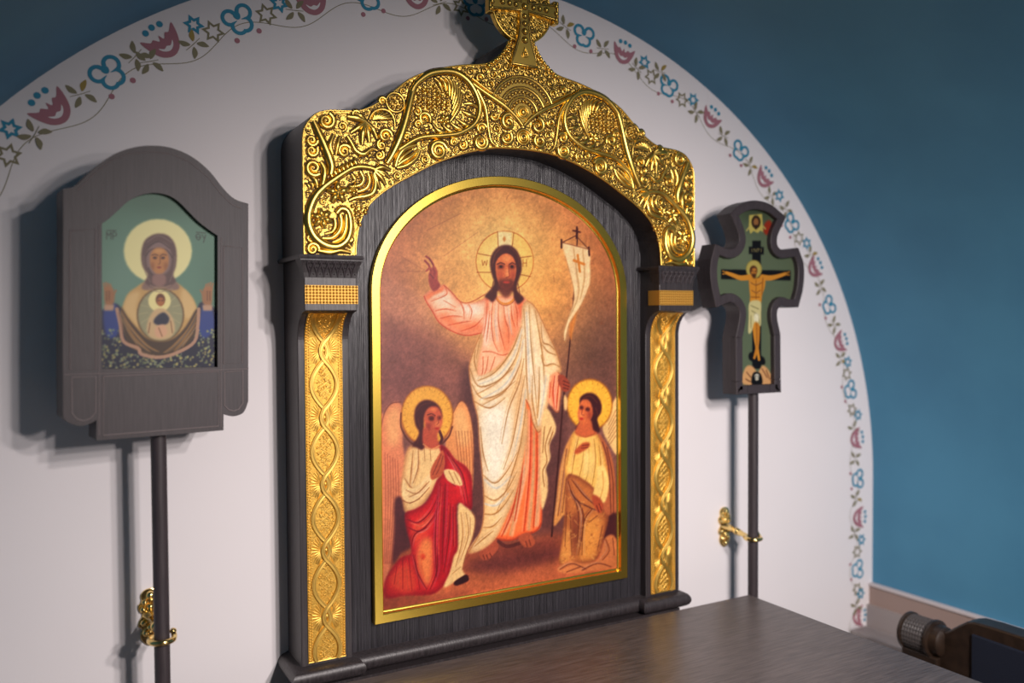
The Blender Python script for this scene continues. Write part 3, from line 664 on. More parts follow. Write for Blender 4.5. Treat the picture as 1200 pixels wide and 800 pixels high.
# ---------------------------------------------------------------- painter for the flat icons (per-vertex colour on a fine grid)
class Painter:
    def __init__(s, loc, a0, a1, b0, b1, step, base):
        s.loc = loc; s.a0, s.b0, s.st = a0, b0, step
        s.nw = int(round((a1-a0)/step))+1; s.nh = int(round((b1-b0)/step))+1
        s.W, s.H = s.nw*2, s.nh*2; s.I = np.empty((s.H, s.W, 3)); s.I[:] = base
        s.sat = 1.16; s.gam = 1.34; s.jr = random.Random(6)
    def c(s, pts):
        out = []
        for x, y in pts:
            a, b = s.loc(x, y); out.append(((a-s.a0)/s.st*2+.5, (b-s.b0)/s.st*2+.5))
        return np.array(out)
    def scale(s, pts):
        x = np.mean([p[0] for p in pts]); y = np.mean([p[1] for p in pts])
        q = s.c([(x-2, y), (x+2, y), (x, y-2), (x, y+2)]); return .5*(np.hypot(*(q[1]-q[0]))+np.hypot(*(q[3]-q[2])))/4
    def blur(s, M, r):
        r = int(round(r))
        if r < 1: return M
        for _ in range(2):
            for ax in (0, 1):
                P = np.pad(M, [(r+1, r) if i == ax else (0, 0) for i in (0, 1)], mode='edge'); C = np.cumsum(P, ax)
                n = M.shape[ax]; M = (np.take(C, range(2*r+1, 2*r+1+n), ax)-np.take(C, range(0, n), ax))/(2*r+1)
        return M
    def mask(s, pts, smooth=4, blur=0.0):
        P = s.c(pts)
        if smooth: P = cr(P, smooth, True)
        br = blur*s.scale(pts); pad = int(br*2)+3
        x0, y0 = np.maximum(np.floor(P.min(0)).astype(int)-pad, 0); x1, y1 = np.ceil(P.max(0)).astype(int)+pad
        x1, y1 = min(x1, s.W), min(y1, s.H)
        if x1 <= x0 or y1 <= y0: return None
        X = np.arange(x0, x1)+.0; Y = np.arange(y0, y1)+.0; M = np.zeros((y1-y0, x1-x0), bool); n = len(P)
        for i in range(n):
            (xa, ya), (xb, yb) = P[i], P[(i+1) % n]
            if ya == yb: continue
            lo, hi = sorted((ya, yb)); rows = np.where((Y >= lo) & (Y < hi))[0]
            if len(rows) == 0: continue
            xc = xa+(Y[rows]-ya)*(xb-xa)/(yb-ya); M[rows] ^= X[None, :] < xc[:, None]
        return (x0, y0, s.blur(M.astype(float), max(br, .6)))
    def put(s, m, col, alpha=1.0, clip=None):
        if m is None: return
        x0, y0, M = m; h, w = M.shape; A = (M*alpha)
        if clip is not None:
            cx, cy, CM = clip; F = np.zeros((s.H, s.W)); F[cy:cy+CM.shape[0], cx:cx+CM.shape[1]] = CM; A = A*F[y0:y0+h, x0:x0+w]
        R = s.I[y0:y0+h, x0:x0+w]; R += (np.array(col, float)-R)*A[..., None]
    def poly(s, pts, col, blur=0.0, alpha=1.0, smooth=4, clip=None):
        m = s.mask(pts, smooth, blur); s.put(m, col, alpha, clip); return m
    def ell(s, x, y, rx, ry, col, blur=0.0, alpha=1.0, clip=None, rot=0.0):
        n = 28; c_, s_ = math.cos(rot), math.sin(rot)
        return s.poly([(x+c_*rx*math.cos(2*math.pi*i/n)-s_*ry*math.sin(2*math.pi*i/n), y+s_*rx*math.cos(2*math.pi*i/n)+c_*ry*math.sin(2*math.pi*i/n)) for i in range(n)], col, blur, alpha, 0, clip)
    def glow(s, x, y, rx, ry, col, alpha=1.0, p=1.0):
        cx, cy = s.c([(x, y)])[0]; k = s.scale([(x, y)]); X, Y = np.meshgrid(np.arange(s.W), np.arange(s.H))
        d = ((X-cx)/(rx*k))**2+((Y-cy)/(ry*k))**2; A = np.exp(-d*p)*alpha; s.I += (np.array(col, float)-s.I)*A[..., None]
    def line(s, pts, w, col, alpha=1.0, clip=None, smooth=4, blur=0.35):
        P = s.c(pts); k = s.scale(pts)
        if smooth and len(P) > 2: P = cr(P, smooth)
        w = np.interp(np.linspace(0, 1, len(P)), np.linspace(0, 1, len(np.atleast_1d(w))), np.atleast_1d(w))*k*.5
        pad = int(w.max()+blur*k*2)+3
        x0, y0 = np.maximum(np.floor(P.min(0)).astype(int)-pad, 0); x1, y1 = np.ceil(P.max(0)).astype(int)+pad; x1, y1 = min(x1, s.W), min(y1, s.H)
        if x1 <= x0 or y1 <= y0: return
        X, Y = np.meshgrid(np.arange(x0, x1), np.arange(y0, y1)); D = np.full(X.shape, 1e9)
        for i in range(len(P)-1):
            d = P[i+1]-P[i]; L = d@d+1e-9; t = np.clip(((X-P[i][0])*d[0]+(Y-P[i][1])*d[1])/L, 0, 1)
            D = np.minimum(D, np.hypot(X-P[i][0]-t*d[0], Y-P[i][1]-t*d[1])-(w[i]+(w[i+1]-w[i])*t))
        e = max(blur*k, .7); s.put((x0, y0, np.clip(.5-D/(2*e), 0, 1)), col, alpha, clip)
    def lines(s, L, w, col, alpha=1.0, clip=None, blur=.35):
        for p in L:
            if clip is not None and len(p) > 2:
                for k in range(2):
                    o = s.jr.choice([-1, 1])*s.jr.uniform(1.3, 3.0); q = [(x+o+s.jr.uniform(-.6, .6), y+.35*o+s.jr.uniform(-.8, .8)) for x, y in p]
                    s.line(q, np.atleast_1d(w)*.7, col if k == 0 else np.minimum(np.array(col)*.35+165, 255), alpha*.5, clip, blur=blur*1.3)
            s.line(p, w, np.array(col)*.86, min(1, alpha*1.15), clip, blur=blur)
    def model(s, m, col, r, alpha):
        x0, y0, M = m; h, w = M.shape; R = int(r*2.2)+1
        P = np.pad(M, R); B = s.blur(P, r*1.6)[R:-R, R:-R]; s.put((x0, y0, M*np.clip((1-B)*1.7, 0, 1)), col, alpha)
    def age(s, seed, amp, cell=(3, 9, 40)):
        R = np.random.RandomState(seed)
        for c_, a in zip(cell, amp):
            g = R.rand(s.H//c_+3, s.W//c_+3)-.5; yi = np.arange(s.H)/c_; xi = np.arange(s.W)/c_; y0 = yi.astype(int); x0 = xi.astype(int); fy = (yi-y0)[:, None]; fx = (xi-x0)[None]
            n = (g[y0][:, x0]*(1-fx)+g[y0][:, x0+1]*fx)*(1-fy)+(g[y0+1][:, x0]*(1-fx)+g[y0+1][:, x0+1]*fx)*fy
            s.I *= (1+a*n)[..., None]
    def build(s, name, world, keep, material, parent, gain=1.0):
        J = s.I.reshape(s.nh, 2, s.nw, 2, 3).mean((1, 3)); J = np.clip(J/255, 0, 1); g_ = J.mean(-1, keepdims=True); J = np.clip(g_+(J-g_)*s.sat, 0, 1)**s.gam
        L = np.where(J <= .04045, J/12.92, ((J+.055)/1.055)**2.4)*gain; L = np.clip(L, 0, .98)
        A = s.a0+np.arange(s.nw)*s.st; B = s.b0+np.arange(s.nh)*s.st; AA, BB = np.meshgrid(A, B)
        K = keep(AA, BB); idx = np.full(K.shape, -1); idx[K] = np.arange(K.sum())
        q = np.stack([idx[:-1, :-1], idx[:-1, 1:], idx[1:, 1:], idx[1:, :-1]], -1).reshape(-1, 4); q = q[(q >= 0).all(1)]
        V = np.stack(world(AA[K], BB[K]), 1)
        b = np.zeros(3); o_ = parent
        while o_ is not None:
            if o_.name in BASE: b = BASE[o_.name]; break
            o_ = o_.parent
        V = V-b; me = bpy.data.meshes.new(name); me.vertices.add(len(V)); me.vertices.foreach_set('co', V.ravel())
        me.loops.add(len(q)*4); me.loops.foreach_set('vertex_index', q.ravel()); me.polygons.add(len(q)); me.polygons.foreach_set('loop_start', np.arange(len(q))*4)
        me.polygons.foreach_set('loop_total', np.full(len(q), 4)); me.update(calc_edges=True)
        ca = me.color_attributes.new('paint', 'FLOAT_COLOR', 'POINT'); C = np.ones((len(V), 4)); C[:, :3] = L[K]; ca.data.foreach_set('color', C.ravel())
        me.materials.append(material); o = bpy.data.objects.new(name, me); COL.objects.link(o); o.parent = parent; return o
def paint_mat(name, rough, spec=.4):
    M = bpy.data.materials.new(name); M.use_nodes = True; nt = M.node_tree; b = nt.nodes['Principled BSDF']
    at_ = nt.nodes.new('ShaderNodeVertexColor'); at_.layer_name = 'paint'; nt.links.new(at_.outputs['Color'], b.inputs['Base Color'])
    b.inputs['Roughness'].default_value = rough; b.inputs['Specular IOR Level'].default_value = spec; return M
M_PAINT = paint_mat('varnished_paint', .45, .3)

# ---------------------------------------------------------------- the large arched painting
PYP = .0592
p = Painter(lambda x, y: uz(x, y, PYP), -.254, .254, ZO-.643, ZO+.118, .00145, (150, 108, 100))
p.glow(470, 250, 130, 90, (190, 128, 104), .9); p.glow(590, 250, 170, 120, (214, 152, 108), .95); p.glow(700, 300, 70, 90, (196, 128, 90), .7)
p.glow(475, 430, 70, 80, (156, 108, 106), .8); p.glow(695, 405, 60, 55, (112, 82, 78), 1.0); p.glow(470, 330, 40, 40, (184, 124, 112), .6)
p.glow(592, 330, 120, 95, (238, 180, 118), .9); p.glow(592, 312, 72, 70, (255, 226, 160), .95); p.glow(540, 330, 45, 45, (243, 190, 130), .6); p.glow(640, 340, 40, 50, (240, 178, 110), .5)
p.poly([(445,318),(503,352),(512,392),(445,372)], (214, 165, 142), 6, .45, 0); p.poly([(445,372),(520,392),(560,440),(560,470),(445,460)], (142, 98, 98), 10, .5, 0)
p.poly([(540,440),(560,440),(566,560),(560,640),(540,620)], (104, 70, 72), 6, .75); p.poly([(640,480),(664,480),(660,600),(640,640),(632,600)], (112, 74, 72), 5, .7)
p.poly([(444,560),(740,560),(740,740),(444,740)], (128, 82, 76), 8, .55, 0)
p.poly([(444,632),(480,628),(560,640),(640,625),(740,622),(740,740),(444,740)], (176, 104, 78), 6, .9, 0)
p.poly([(452,702),(560,668),(640,652),(735,655),(740,740),(444,740)], (206, 130, 94), 5, .8); p.poly([(545,662),(600,645),(650,640),(662,648),(640,660),(580,672)], (116, 66, 64), 5, .85)
p.poly([(560,645),(640,632),(650,640),(600,652)], (140, 80, 70), 3, .7); p.poly([(452,690),(500,700),(560,690),(500,712),(452,722)], (150, 84, 70), 3, .6)
p.age(3, (.10, .10, .10))
RS = random.Random(8)
for _ in range(260):
    x, y = RS.uniform(450, 720), RS.uniform(215, 440); p.line([(x, y), (x+RS.uniform(-6, 6), y+RS.uniform(-3, 8))], RS.uniform(.4, 1.2), (150, 92, 66), RS.uniform(.10, .35))
for _ in range(60): p.ell(RS.uniform(600, 715), RS.uniform(225, 380), RS.uniform(.6, 2), RS.uniform(.6, 1.6), (150, 84, 54), 1, .35)
p.lines([[(470,300),(500,318)],[(468,318),(500,318)],[(520,300),(560,272)],[(500,270),(540,250)]], .8, (160, 100, 84), .3)
# wings
p.poly([(450,486),(457,474),(466,471),(472,480),(472,520),(478,560),(472,600),(462,640),(455,672),(446,680),(446,500)], (226, 158, 124), .8)
p.poly([(452,490),(460,477),(468,478),(470,500),(466,520),(455,520)], (246, 196, 146), 4, .8); p.lines([[(451+3*i,530+2*i),(452+3*i,590),(450+2*i,660)] for i in range(6)], 1, (186, 108, 92), .5)
p.poly([(528,490),(536,474),(542,470),(549,480),(554,505),(555,540),(553,575),(545,560),(530,540),(522,525)], (234, 172, 122), .8); p.poly([(531,490),(540,476),(548,490),(550,520),(538,520)], (248, 204, 150), 3, .8)
p.lines([[(534+3.5*i,505),(537+3.3*i,535),(541+2.5*i,565)] for i in range(6)], .9, (176, 104, 80), .5)
p.line([(470,471),(458,473),(450,485),(446,505)], 1, (120, 70, 66), .7); p.line([(529,488),(540,469),(550,481),(555,510),(555,548)], 1, (130, 78, 66), .7)
p.poly([(724,466),(712,486),(706,502),(714,520),(724,530)], (246, 212, 158), .6); p.lines([[(722,480+6*i),(713,498+5*i)] for i in range(6)], .9, (200, 140, 96), .6)
# ---- central figure
p.ell(591.5, 306, 34, 36, (250, 214, 138), .8); p.glow(585, 300, 22, 24, (255, 232, 172), .6)
n = 36; hl = [(591.5+33.6*math.cos(2*math.pi*i/n), 306+35.4*math.sin(2*math.pi*i/n)) for i in range(n+1)]; p.line(hl, .9, (196, 112, 62), .9)
p.poly([(583,271),(600,272),(599,290),(584,290)], (255, 240, 196), .8, .8, 0); p.lines([[(583,271),(584,290)],[(602,273),(600,290)],[(560,297),(576,300)],[(559,319),(577,319)],[(608,302),(623,300)],[(607,321),(622,324)]], .9, (200, 120, 66), .8)
p.poly([(591,276),(593,280),(591,284),(589,280)], (215, 150, 90), .4, .9, 0); p.lines([[(565,305),(566,311),(568,306),(570,311),(571,305)],[(613,304),(613,312)],[(617,304),(617,312)],[(613,308),(617,308)]], .9, (205, 130, 70), .8)
# tunic, arm
tun = p.poly([(570,350),(582,347),(602,347),(616,350),(622,372),(612,400),(600,420),(592,445),(560,446),(560,410),(566,385)], (255, 206, 172), .8)
arm_ = p.poly([(572,350),(560,353),(546,356),(538,352),(529,342),(521,334),(513,336),(503,341),(497,347),(500,353),(507,364),(515,378),(530,387),(547,392),(562,390),(570,380)], (255, 214, 184), .8)
p.model(arm_, (214, 96, 62), 5, .55); p.model(tun, (226, 120, 82), 6, .4)
p.poly([(512,372),(530,384),(548,390),(566,386),(560,376),(540,378),(522,366)], (246, 140, 96), 3.5, .75, clip=arm_); p.poly([(540,356),(556,356),(566,362),(558,368),(545,366)], (255, 240, 222), 3, .9, clip=arm_); p.poly([(515,342),(525,344),(530,356),(520,360),(512,352)], (255, 236, 214), 3, .8, clip=arm_)
p.poly([(499,348),(504,342),(514,338),(520,335),(519,341),(508,346),(502,351)], (238, 150, 110), .8, .9)
p.lines([[(522,337),(524,343),(520,347),(505,353)],[(510,364),(522,362),(534,364)],[(516,373),(530,370),(542,371)],[(525,381),(540,378),(552,376)],[(538,352),(543,362),(544,374)],[(549,356),(553,364),(551,374)],[(520,352),(534,360)],[(540,388),(556,382),(566,372)]], [.8,1.4,.6], (236, 120, 78), .65, arm_)
p.line([(568,345),(556,352),(546,355),(538,352),(529,342),(520,334)], 1.0, (186, 92, 66), .8); p.line([(497,347),(500,354),(507,365),(515,378),(530,388),(547,393),(564,390)], 1.1, (200, 84, 62), .85)
p.poly([(592,372),(606,370),(608,392),(598,414),(588,416),(586,396)], (250, 160, 118), 4, .75, clip=tun); p.poly([(566,372),(576,372),(574,400),(566,404)], (255, 232, 212), 3, .8, clip=tun); p.poly([(604,352),(614,352),(612,372),(606,372)], (240, 120, 80), 3, .7, clip=tun)
p.lines([[(578,352),(576,372),(578,398),(584,412)],[(584,356),(584,376),(588,396),(592,410)],[(590,358),(592,374),(596,386),(596,402)],[(599,357),(600,372),(604,384)],[(571,356),(569,380),(566,396)],[(574,364),(572,384),(570,400)],[(603,354),(606,366),(606,382)]], [.7,1.5,.6], (240, 134, 92), .7, tun)
p.lines([[(581,356),(580,378),(583,400)],[(595,358),(597,376),(600,392)]], [.6,1.6,.6], (255, 240, 224), .7, tun)
p.line([(581,348),(586,354),(593,356),(600,353),(604,347)], 2.6, (226, 160, 90), .95); p.line([(581,349.6),(586,356),(593,358),(600,355),(605,349)], .7, (170, 90, 60), .9)
p.lines([[(566,412),(576,412),(588,416),(596,414)],[(566,418),(566,432),(564,442)],[(572,418),(570,432),(566,442)],[(580,418),(577,428),(572,440)]], 1.1, (236, 130, 90), .7)
# orange under-skirt
sk = p.poly([(612,466),(634,500),(635,592),(634,614),(628,622),(612,626),(600,632),(586,631),(576,628),(590,600),(604,570),(612,530)], (248, 150, 98), .7)
p.model(sk, (206, 76, 46), 5, .6)
p.lines([[(618,480),(616,540),(606,590),(598,626)],[(626,500),(625,560),(620,620)],[(632,505),(632,560),(628,615)],[(612,545),(604,590),(590,625)]], [2,4,3], (255, 208, 160), .75, sk, 1.2); p.lines([[(622,485),(621,550),(614,622)],[(629,502),(629,560),(625,618)],[(610,555),(600,600),(588,628)],[(614,500),(611,560),(603,610)]], [1.2,2.2,1.4], (222, 88, 54), .7, sk, .6)
p.line([(577,629),(590,633),(602,632),(614,627),(628,622),(634,613)], 1.6, (186, 84, 56), .8)
# feet
p.poly([(572,636),(582,632),(584,642),(578,650),(571,656),(564,654),(562,648),(566,641)], (186, 108, 84), .6); p.lines([[(566,650),(568,655)],[(570,650),(572,655)],[(574,648),(576,652)]], .9, (110, 52, 48), .8); p.line([(584,634),(594,640),(610,636)], 4, (96, 50, 50), .7)
p.poly([(608,628),(618,624),(624,628),(627,636),(622,641),(614,640),(609,634)], (188, 110, 82), .6); p.lines([[(616,634),(618,640)],[(620,632),(622,639)]], .9, (110, 52, 48), .8)
# mantle
mn = p.poly([(612,360),(618,352),(628,361),(640,386),(652,412),(658,434),(652,438),(646,460),(640,482),(634,504),(630,506),(624,494),(621,478),(616,468),(618,500),(613,540),(604,580),(594,604),(582,629),(566,643),(549,648),(554,636),(563,623),(567,602),(566,564),(562,520),(560,490),(555,470),(551,446),(550,428),(556,408),(563,391),(566,398),(561,420),(560,440),(576,434),(592,420),(604,398),(611,380)], (252, 226, 186), .7, smooth=3)
p.model(mn, (196, 136, 84), 6, .6)
p.poly([(562,480),(590,470),(600,500),(590,560),(572,570),(564,530)], (255, 246, 228), 8, .95, clip=mn); p.poly([(556,440),(585,438),(600,430),(600,450),(570,462),(556,460)], (255, 238, 210), 4, .8, clip=mn); p.poly([(614,372),(622,372),(632,420),(640,450),(628,470),(616,440)], (255, 240, 212), 5, .8, clip=mn)
p.poly([(604,440),(612,430),(615,520),(604,572),(590,600),(594,560),(604,520)], (238, 196, 148), 5, .6, clip=mn); p.poly([(560,580),(572,590),(586,600),(572,636),(556,640)], (244, 208, 156), 4, .6, clip=mn)
F = [[(611,382),(600,410),(580,436),(560,446)],[(612,392),(604,420),(585,446),(558,462)],[(613,402),(608,430),(592,458),(566,474)],[(614,420),(608,450),(596,480),(588,520)],[(615,440),(608,480),(600,520),(590,550)],[(617,470),(610,520),(596,566),(582,600)],[(551,432),(560,452),(580,448),(600,432)],[(553,450),(564,466),(584,462),(604,446)],[(556,470),(574,478),(592,466)],[(563,500),(566,530),(572,552)],[(566,556),(580,566),(594,552),(606,530)],[(567,580),(580,586),(594,574),(606,552)],[(567,602),(580,602),(592,590),(602,574)],[(566,618),(578,616),(588,606)],[(556,640),(568,630),(578,622)],[(614,362),(616,400),(617,440),(619,468)],[(620,358),(622,400),(626,440),(630,490)],[(627,364),(632,392),(636,420),(638,450)],[(634,378),(636,400),(644,404),(650,410)],[(636,404),(642,412),(652,416)],[(634,416),(638,428),(648,426),(656,430)],[(632,430),(632,460),(630,490)],[(624,440),(624,470),(630,500)],[(557,410),(556,424),(560,438)],[(562,400),(558,420)]]
p.lines(F, [.7,1.5,.6], (206, 150, 92), .75, mn, .45)
p.lines([[(612,386),(602,416),(584,440),(562,450)],[(613,398),(606,426),(590,452),(562,468)],[(616,456),(610,496),(600,540)],[(617,366),(619,410),(621,460)],[(640,440),(636,470),(631,498)],[(568,562),(582,572),(598,558)],[(568,590),(582,592),(596,578)]], [.8,2,.8], (255, 250, 236), .8, mn, .7)
p.line([(563,391),(556,408),(550,428),(551,446),(555,470),(560,490),(562,520),(566,564),(567,602),(563,623),(549,647)], .9, (190, 130, 84), .8); p.line([(618,352),(628,361),(640,386),(652,412),(658,434)], .9, (190, 130, 84), .8); p.line([(616,468),(621,478),(624,494),(630,506),(634,504)], 1, (180, 110, 70), .8)
# falling edge of the mantle and right sleeve
fe = p.poly([(640,478),(650,494),(651,506),(644,521),(645,536),(640,549),(642,562),(641,581),(634,593),(634,505)], (248, 216, 164), .7); p.lines([[(646,500),(639,522),(641,540),(636,552),(638,570)],[(648,506),(643,520)],[(638,500),(636,530)]], 1.2, (196, 134, 84), .75, fe)
sl_ = p.poly([(645,440),(654,436),(658,446),(656,470),(654,482),(648,478),(641,468),(643,452)], (250, 190, 150), .7); p.lines([[(650,440),(648,460),(650,478)],[(655,446),(653,466),(652,480)],[(645,448),(644,466)]], [1,2,1], (240, 110, 76), .8, sl_); p.line([(654,436),(658,446),(656,470),(654,483),(647,478)], 1, (200, 120, 80), .8)
# staff, banner
p.line([(677,268),(675,310),(672,350),(668,400),(664,440),(660,470),(653,556),(646.5,628)], [1.6,1.6,2.2,2.4], (84, 46, 44), .95)
p.poly([(673,352),(676,366),(671,390),(669,399),(667,384)], (226, 158, 92), .8, .9)
bn = p.poly([(659,284),(674,288),(690,291),(691.5,312),(691,333),(681,357),(667,379),(662.5,401),(660.5,388),(667.5,368),(673,349),(669,324),(663,302)], (252, 226, 184), .6, smooth=2)
p.lines([[(672,290),(676,320),(678,345),(668,370)],[(683,292),(685,325),(680,350)]], [1,2,1], (222, 176, 122), .6, bn, .8); p.line([(662,300),(669,324),(673,349),(667,369),(660.5,390),(662,401),(667,380),(681,358),(691,334)], .8, (190, 136, 90), .7)
p.line([(677,299),(679.5,318)], 3, (222, 152, 78), .95, smooth=0); p.line([(672.5,305),(684.5,309.5)], 3, (222, 152, 78), .95, smooth=0)
p.line([(658,281),(658,290)], 2.4, (80, 36, 36), .95); p.line([(690,290),(690.5,299)], 2.4, (80, 36, 36), .95); p.lines([[(659,284),(675,276)],[(675,276),(690,292)]], .9, (100, 52, 44), .9); p.line([(659,284),(690,292)], 1.2, (160, 100, 70), .8)
p.line([(676,266),(675.5,279)], 2.2, (90, 40, 40), .95); p.line([(671.5,270),(680,272)], 1.8, (90, 40, 40), .95)
# hands
p.poly([(654,440),(659,439),(664,443),(668,450),(667,457),(661,459),(657,454),(654,448)], (176, 96, 74), .6); p.lines([[(660,446),(667,449)],[(660,450),(667,453)],[(660,454),(666,456)]], 1, (110, 50, 46), .7)
p.poly([(503.5,318),(509,312),(512,318),(513,328),(516,334),(513,339),(508,341),(504,336),(502,326)], (176, 94, 88), .6); p.line([(499.5,300.5),(504,304),(508,311),(509,320)], 2.6, (168, 88, 84), .95); p.line([(498,305.5),(502,310),(505,317)], 2.4, (160, 80, 80), .95); p.line([(500,317),(504,314),(507,318),(506,324)], 2.2, (186, 104, 94), .95); p.line([(509,313),(512,319),(511,326)], 2, (196, 112, 96), .9); p.lines([[(503,303),(507,310)],[(504,321),(508,326)]], .8, (110, 50, 60), .7)
# head
p.poly([(591,287),(599,288),(606,294),(611,306),(611,318),(607,330),(606,340),(614,349),(611,354),(606,356),(602,348),(600,340),(584,340),(582,348),(577,354),(573,351),(568,347),(574,340),(579,332),(576,320),(574,308),(577,297),(583,290)], (98, 52, 52), .7, smooth=3)
p.lines([[(586,290),(579,300),(577,312)],[(589,289),(581,297),(578,308)],[(597,289),(606,298),(609,312)],[(578,330),(576,342)],[(607,332),(610,348)]], 1.2, (150, 92, 74), .6)
fc_ = p.poly([(593,297),(600,300),(604,308),(605,318),(603,328),(600,336),(594,340),(587,337),(583,328),(581,318),(581,308),(586,300)], (226, 142, 98), .6)
p.ell(594, 303, 6, 4, (246, 176, 122), 2, .9, fc_); p.ell(586, 322, 4, 5, (200, 110, 84), 2, .8, fc_); p.ell(601, 322, 3, 6, (178, 92, 74), 2, .8, fc_); p.ell(594.5, 320, 2, 5, (248, 178, 128), 1, .8, fc_)
p.ell(587, 312.5, 4.2, 2.8, (120, 56, 50), 1.1, .85); p.ell(600, 312.5, 3.8, 2.8, (112, 50, 48), 1.1, .85); p.ell(587, 312.3, 1.6, 1.3, (44, 20, 24), .3); p.ell(600, 312.3, 1.5, 1.3, (44, 20, 24), .3)
p.line([(582.5,309.5),(587,307.8),(591.5,309.5)], 1.2, (84, 40, 40), .85); p.line([(597,309.5),(600.5,307.8),(604,309.8)], 1.2, (84, 40, 40), .85); p.line([(596,310),(596.4,319),(597,323.5),(593,325)], .9, (150, 70, 54), .85)
p.poly([(584,328),(588,327),(594,327),(601,327),(603,331),(601,341),(597,347),(592,348.5),(587,345),(584,337)], (118, 62, 54), 1.6, .9); p.ell(593.5, 327, 5, 1.4, (150, 82, 64), .8, .7); p.poly([(589,330.3),(593,329.4),(598,330.3),(593.5,332)], (206, 92, 78), .5, .95)
# ---- left kneeling angel
p.ell(500.5, 487, 31, 35.5, (176, 112, 62), .6); p.ell(500.5, 486.5, 29.6, 34, (240, 190, 104), .7); p.glow(500, 484, 22, 26, (250, 206, 122), .0)
p.line([(470,484),(470,500),(477,514),(485,521)], 2, (110, 62, 50), .8); p.line([(530,500),(526,511),(518,520)], 2.2, (110, 62, 50), .8)
for i in range(26): a = i*2*math.pi/26; p.line([(500.5+25*math.cos(a), 486+29*math.sin(a)), (500.5+27.5*math.cos(a), 486+32*math.sin(a))], 1, (196, 140, 70), .6, smooth=0)
p.poly([(463,584),(476,588),(479,620),(482,640),(470,648),(460,660),(462,620)], (98, 58, 66), 1.4, .95)
rb = p.poly([(478,525),(488,521),(500,520),(514,521),(520,532),(518,560),(508,574),(496,590),(484,600),(475,600),(472,588),(470,570),(473,545)], (246, 214, 164), .7)
p.model(rb, (170, 104, 70), 5, .6)
p.lines([[(484,528),(482,550),(480,570)],[(490,526),(490,548),(484,566)],[(497,524),(498,540)],[(504,526),(505,540)],[(474,560),(484,572),(500,560)],[(476,576),(488,578),(502,568)],[(480,590),(492,584)]], [.7,1.6,.7], (196, 138, 94), .7, rb)
slv = p.poly([(473,560),(478,572),(490,568),(502,556),(506,560),(503,570),(490,584),(478,588),(471,580)], (250, 222, 176), .6); p.lines([[(476,574),(488,578),(500,566)],[(480,582),(492,576),(503,564)]], 1, (200, 142, 98), .7, slv); p.line([(472,586),(480,589),(491,584),(503,571)], 1, (150, 92, 66), .8)
red = p.poly([(515,522),(524,526),(533,538),(545,546),(552,558),(553,580),(552,597),(544,592),(535,592),(536,640),(531,651),(528,668),(519,686),(505,696),(475,697),(452,700),(451,682),(461,664),(471,653),(482,649),(481,635),(477,621),(475,602),(486,597),(498,590),(506,578),(512,563),(519,554),(521,540)], (206, 48, 62), .7, smooth=3)
p.model(red, (120, 8, 40), 6, .7)
p.poly([(492,634),(500,628),(508,636),(508,664),(505,684),(498,686),(490,668),(488,650)], (246, 172, 112), 3.5, .9, clip=red); p.poly([(484,614),(504,600),(506,616),(494,630),(484,640)], (240, 130, 92), 3.5, .7, clip=red); p.poly([(456,680),(470,662),(482,664),(488,690),(470,694)], (242, 120, 86), 3.5, .75, clip=red); p.poly([(528,540),(542,550),(548,570),(546,590),(538,580),(534,560)], (228, 76, 78), 3, .7, clip=red); p.poly([(512,572),(522,566),(526,600),(522,660),(512,680),(510,620)], (176, 24, 54), 3, .75, clip=red)
p.lines([[(477,608),(490,612),(504,600),(514,580)],[(479,618),(492,622),(506,608),(517,586)],[(482,640),(486,626),(500,618)],[(516,566),(512,600),(510,640),(512,676)],[(522,566),(520,610),(518,660)],[(528,590),(526,630),(520,670)],[(531,594),(531,640)],[(465,664),(462,684)],[(472,656),(472,690)],[(479,654),(483,692)],[(486,650),(492,690)],[(524,530),(532,545),(540,565),(546,592)],[(530,538),(542,556),(549,590)],[(518,548),(524,560),(534,570)],[(484,650),(490,672),(500,690)],[(512,640),(512,668),(504,690)]], [.8,1.8,.7], (146, 14, 44), .7, red)
p.lines([[(480,612),(494,616),(508,600)],[(518,570),(515,610),(514,650)],[(526,592),(523,630)],[(468,662),(466,688)],[(476,658),(478,690)],[(527,535),(538,556),(543,580)],[(533,600),(533,640)]], [.7,1.7,.7], (252, 130, 104), .75, red)
p.ell(495.5, 652, 3, 3.5, (214, 80, 60), .8, .8); p.line([(495,645),(494,660),(497,676)], 1, (226, 120, 80), .7)
wl = p.poly([(537,592),(546,594),(553,600),(557,609),(554,629),(546,650),(542,667),(545,674),(534,681),(520,688),(527,670),(532,652),(537,640)], (248, 216, 164), .7); p.lines([[(540,600),(542,630),(534,664)],[(546,600),(549,626),(540,655)],[(551,606),(551,626)],[(530,672),(540,664)]], [.7,1.4,.7], (204, 148, 100), .7, wl); p.line([(553,600),(557,609),(554,629),(546,650),(542,667)], .9, (160, 100, 70), .8)
p.poly([(532,682),(540,676),(547,673),(549.5,679),(544,683),(534,686)], (66, 24, 34), .6)
rs = p.poly([(520,551),(530,550),(538,556),(542,568),(534,568),(524,562)], (248, 218, 168), .6); p.lines([[(526,552),(533,566)],[(532,553),(539,567)]], 1, (200, 140, 96), .7, rs)
p.poly([(504,556),(506,547),(511,538),(516,530),(519,527),(521,534),(521,546),(518,556),(512,560),(506,562)], (200, 116, 86), .6); p.line([(507,556),(512,545),(517,532)], .9, (130, 60, 54), .8); p.line([(511,556),(516,546),(519,534)], .9, (130, 60, 54), .7)
hr = p.poly([(485.5,486),(488,476),(494,470),(502,468.5),(511,472),(517,480),(518,490),(512,480),(504,478),(499,484),(497,492),(497,506),(499,518),(495,527),(488,524),(483,522),(489,513),(491,506),(487,498)], (94, 44, 50), .7); p.line([(515,505),(518,514),(514,522)], 3.4, (94, 44, 50), .95); p.lines([[(488,482),(495,474),(505,472)],[(490,490),(492,500)],[(492,510),(489,520)]], 1, (140, 78, 70), .6)
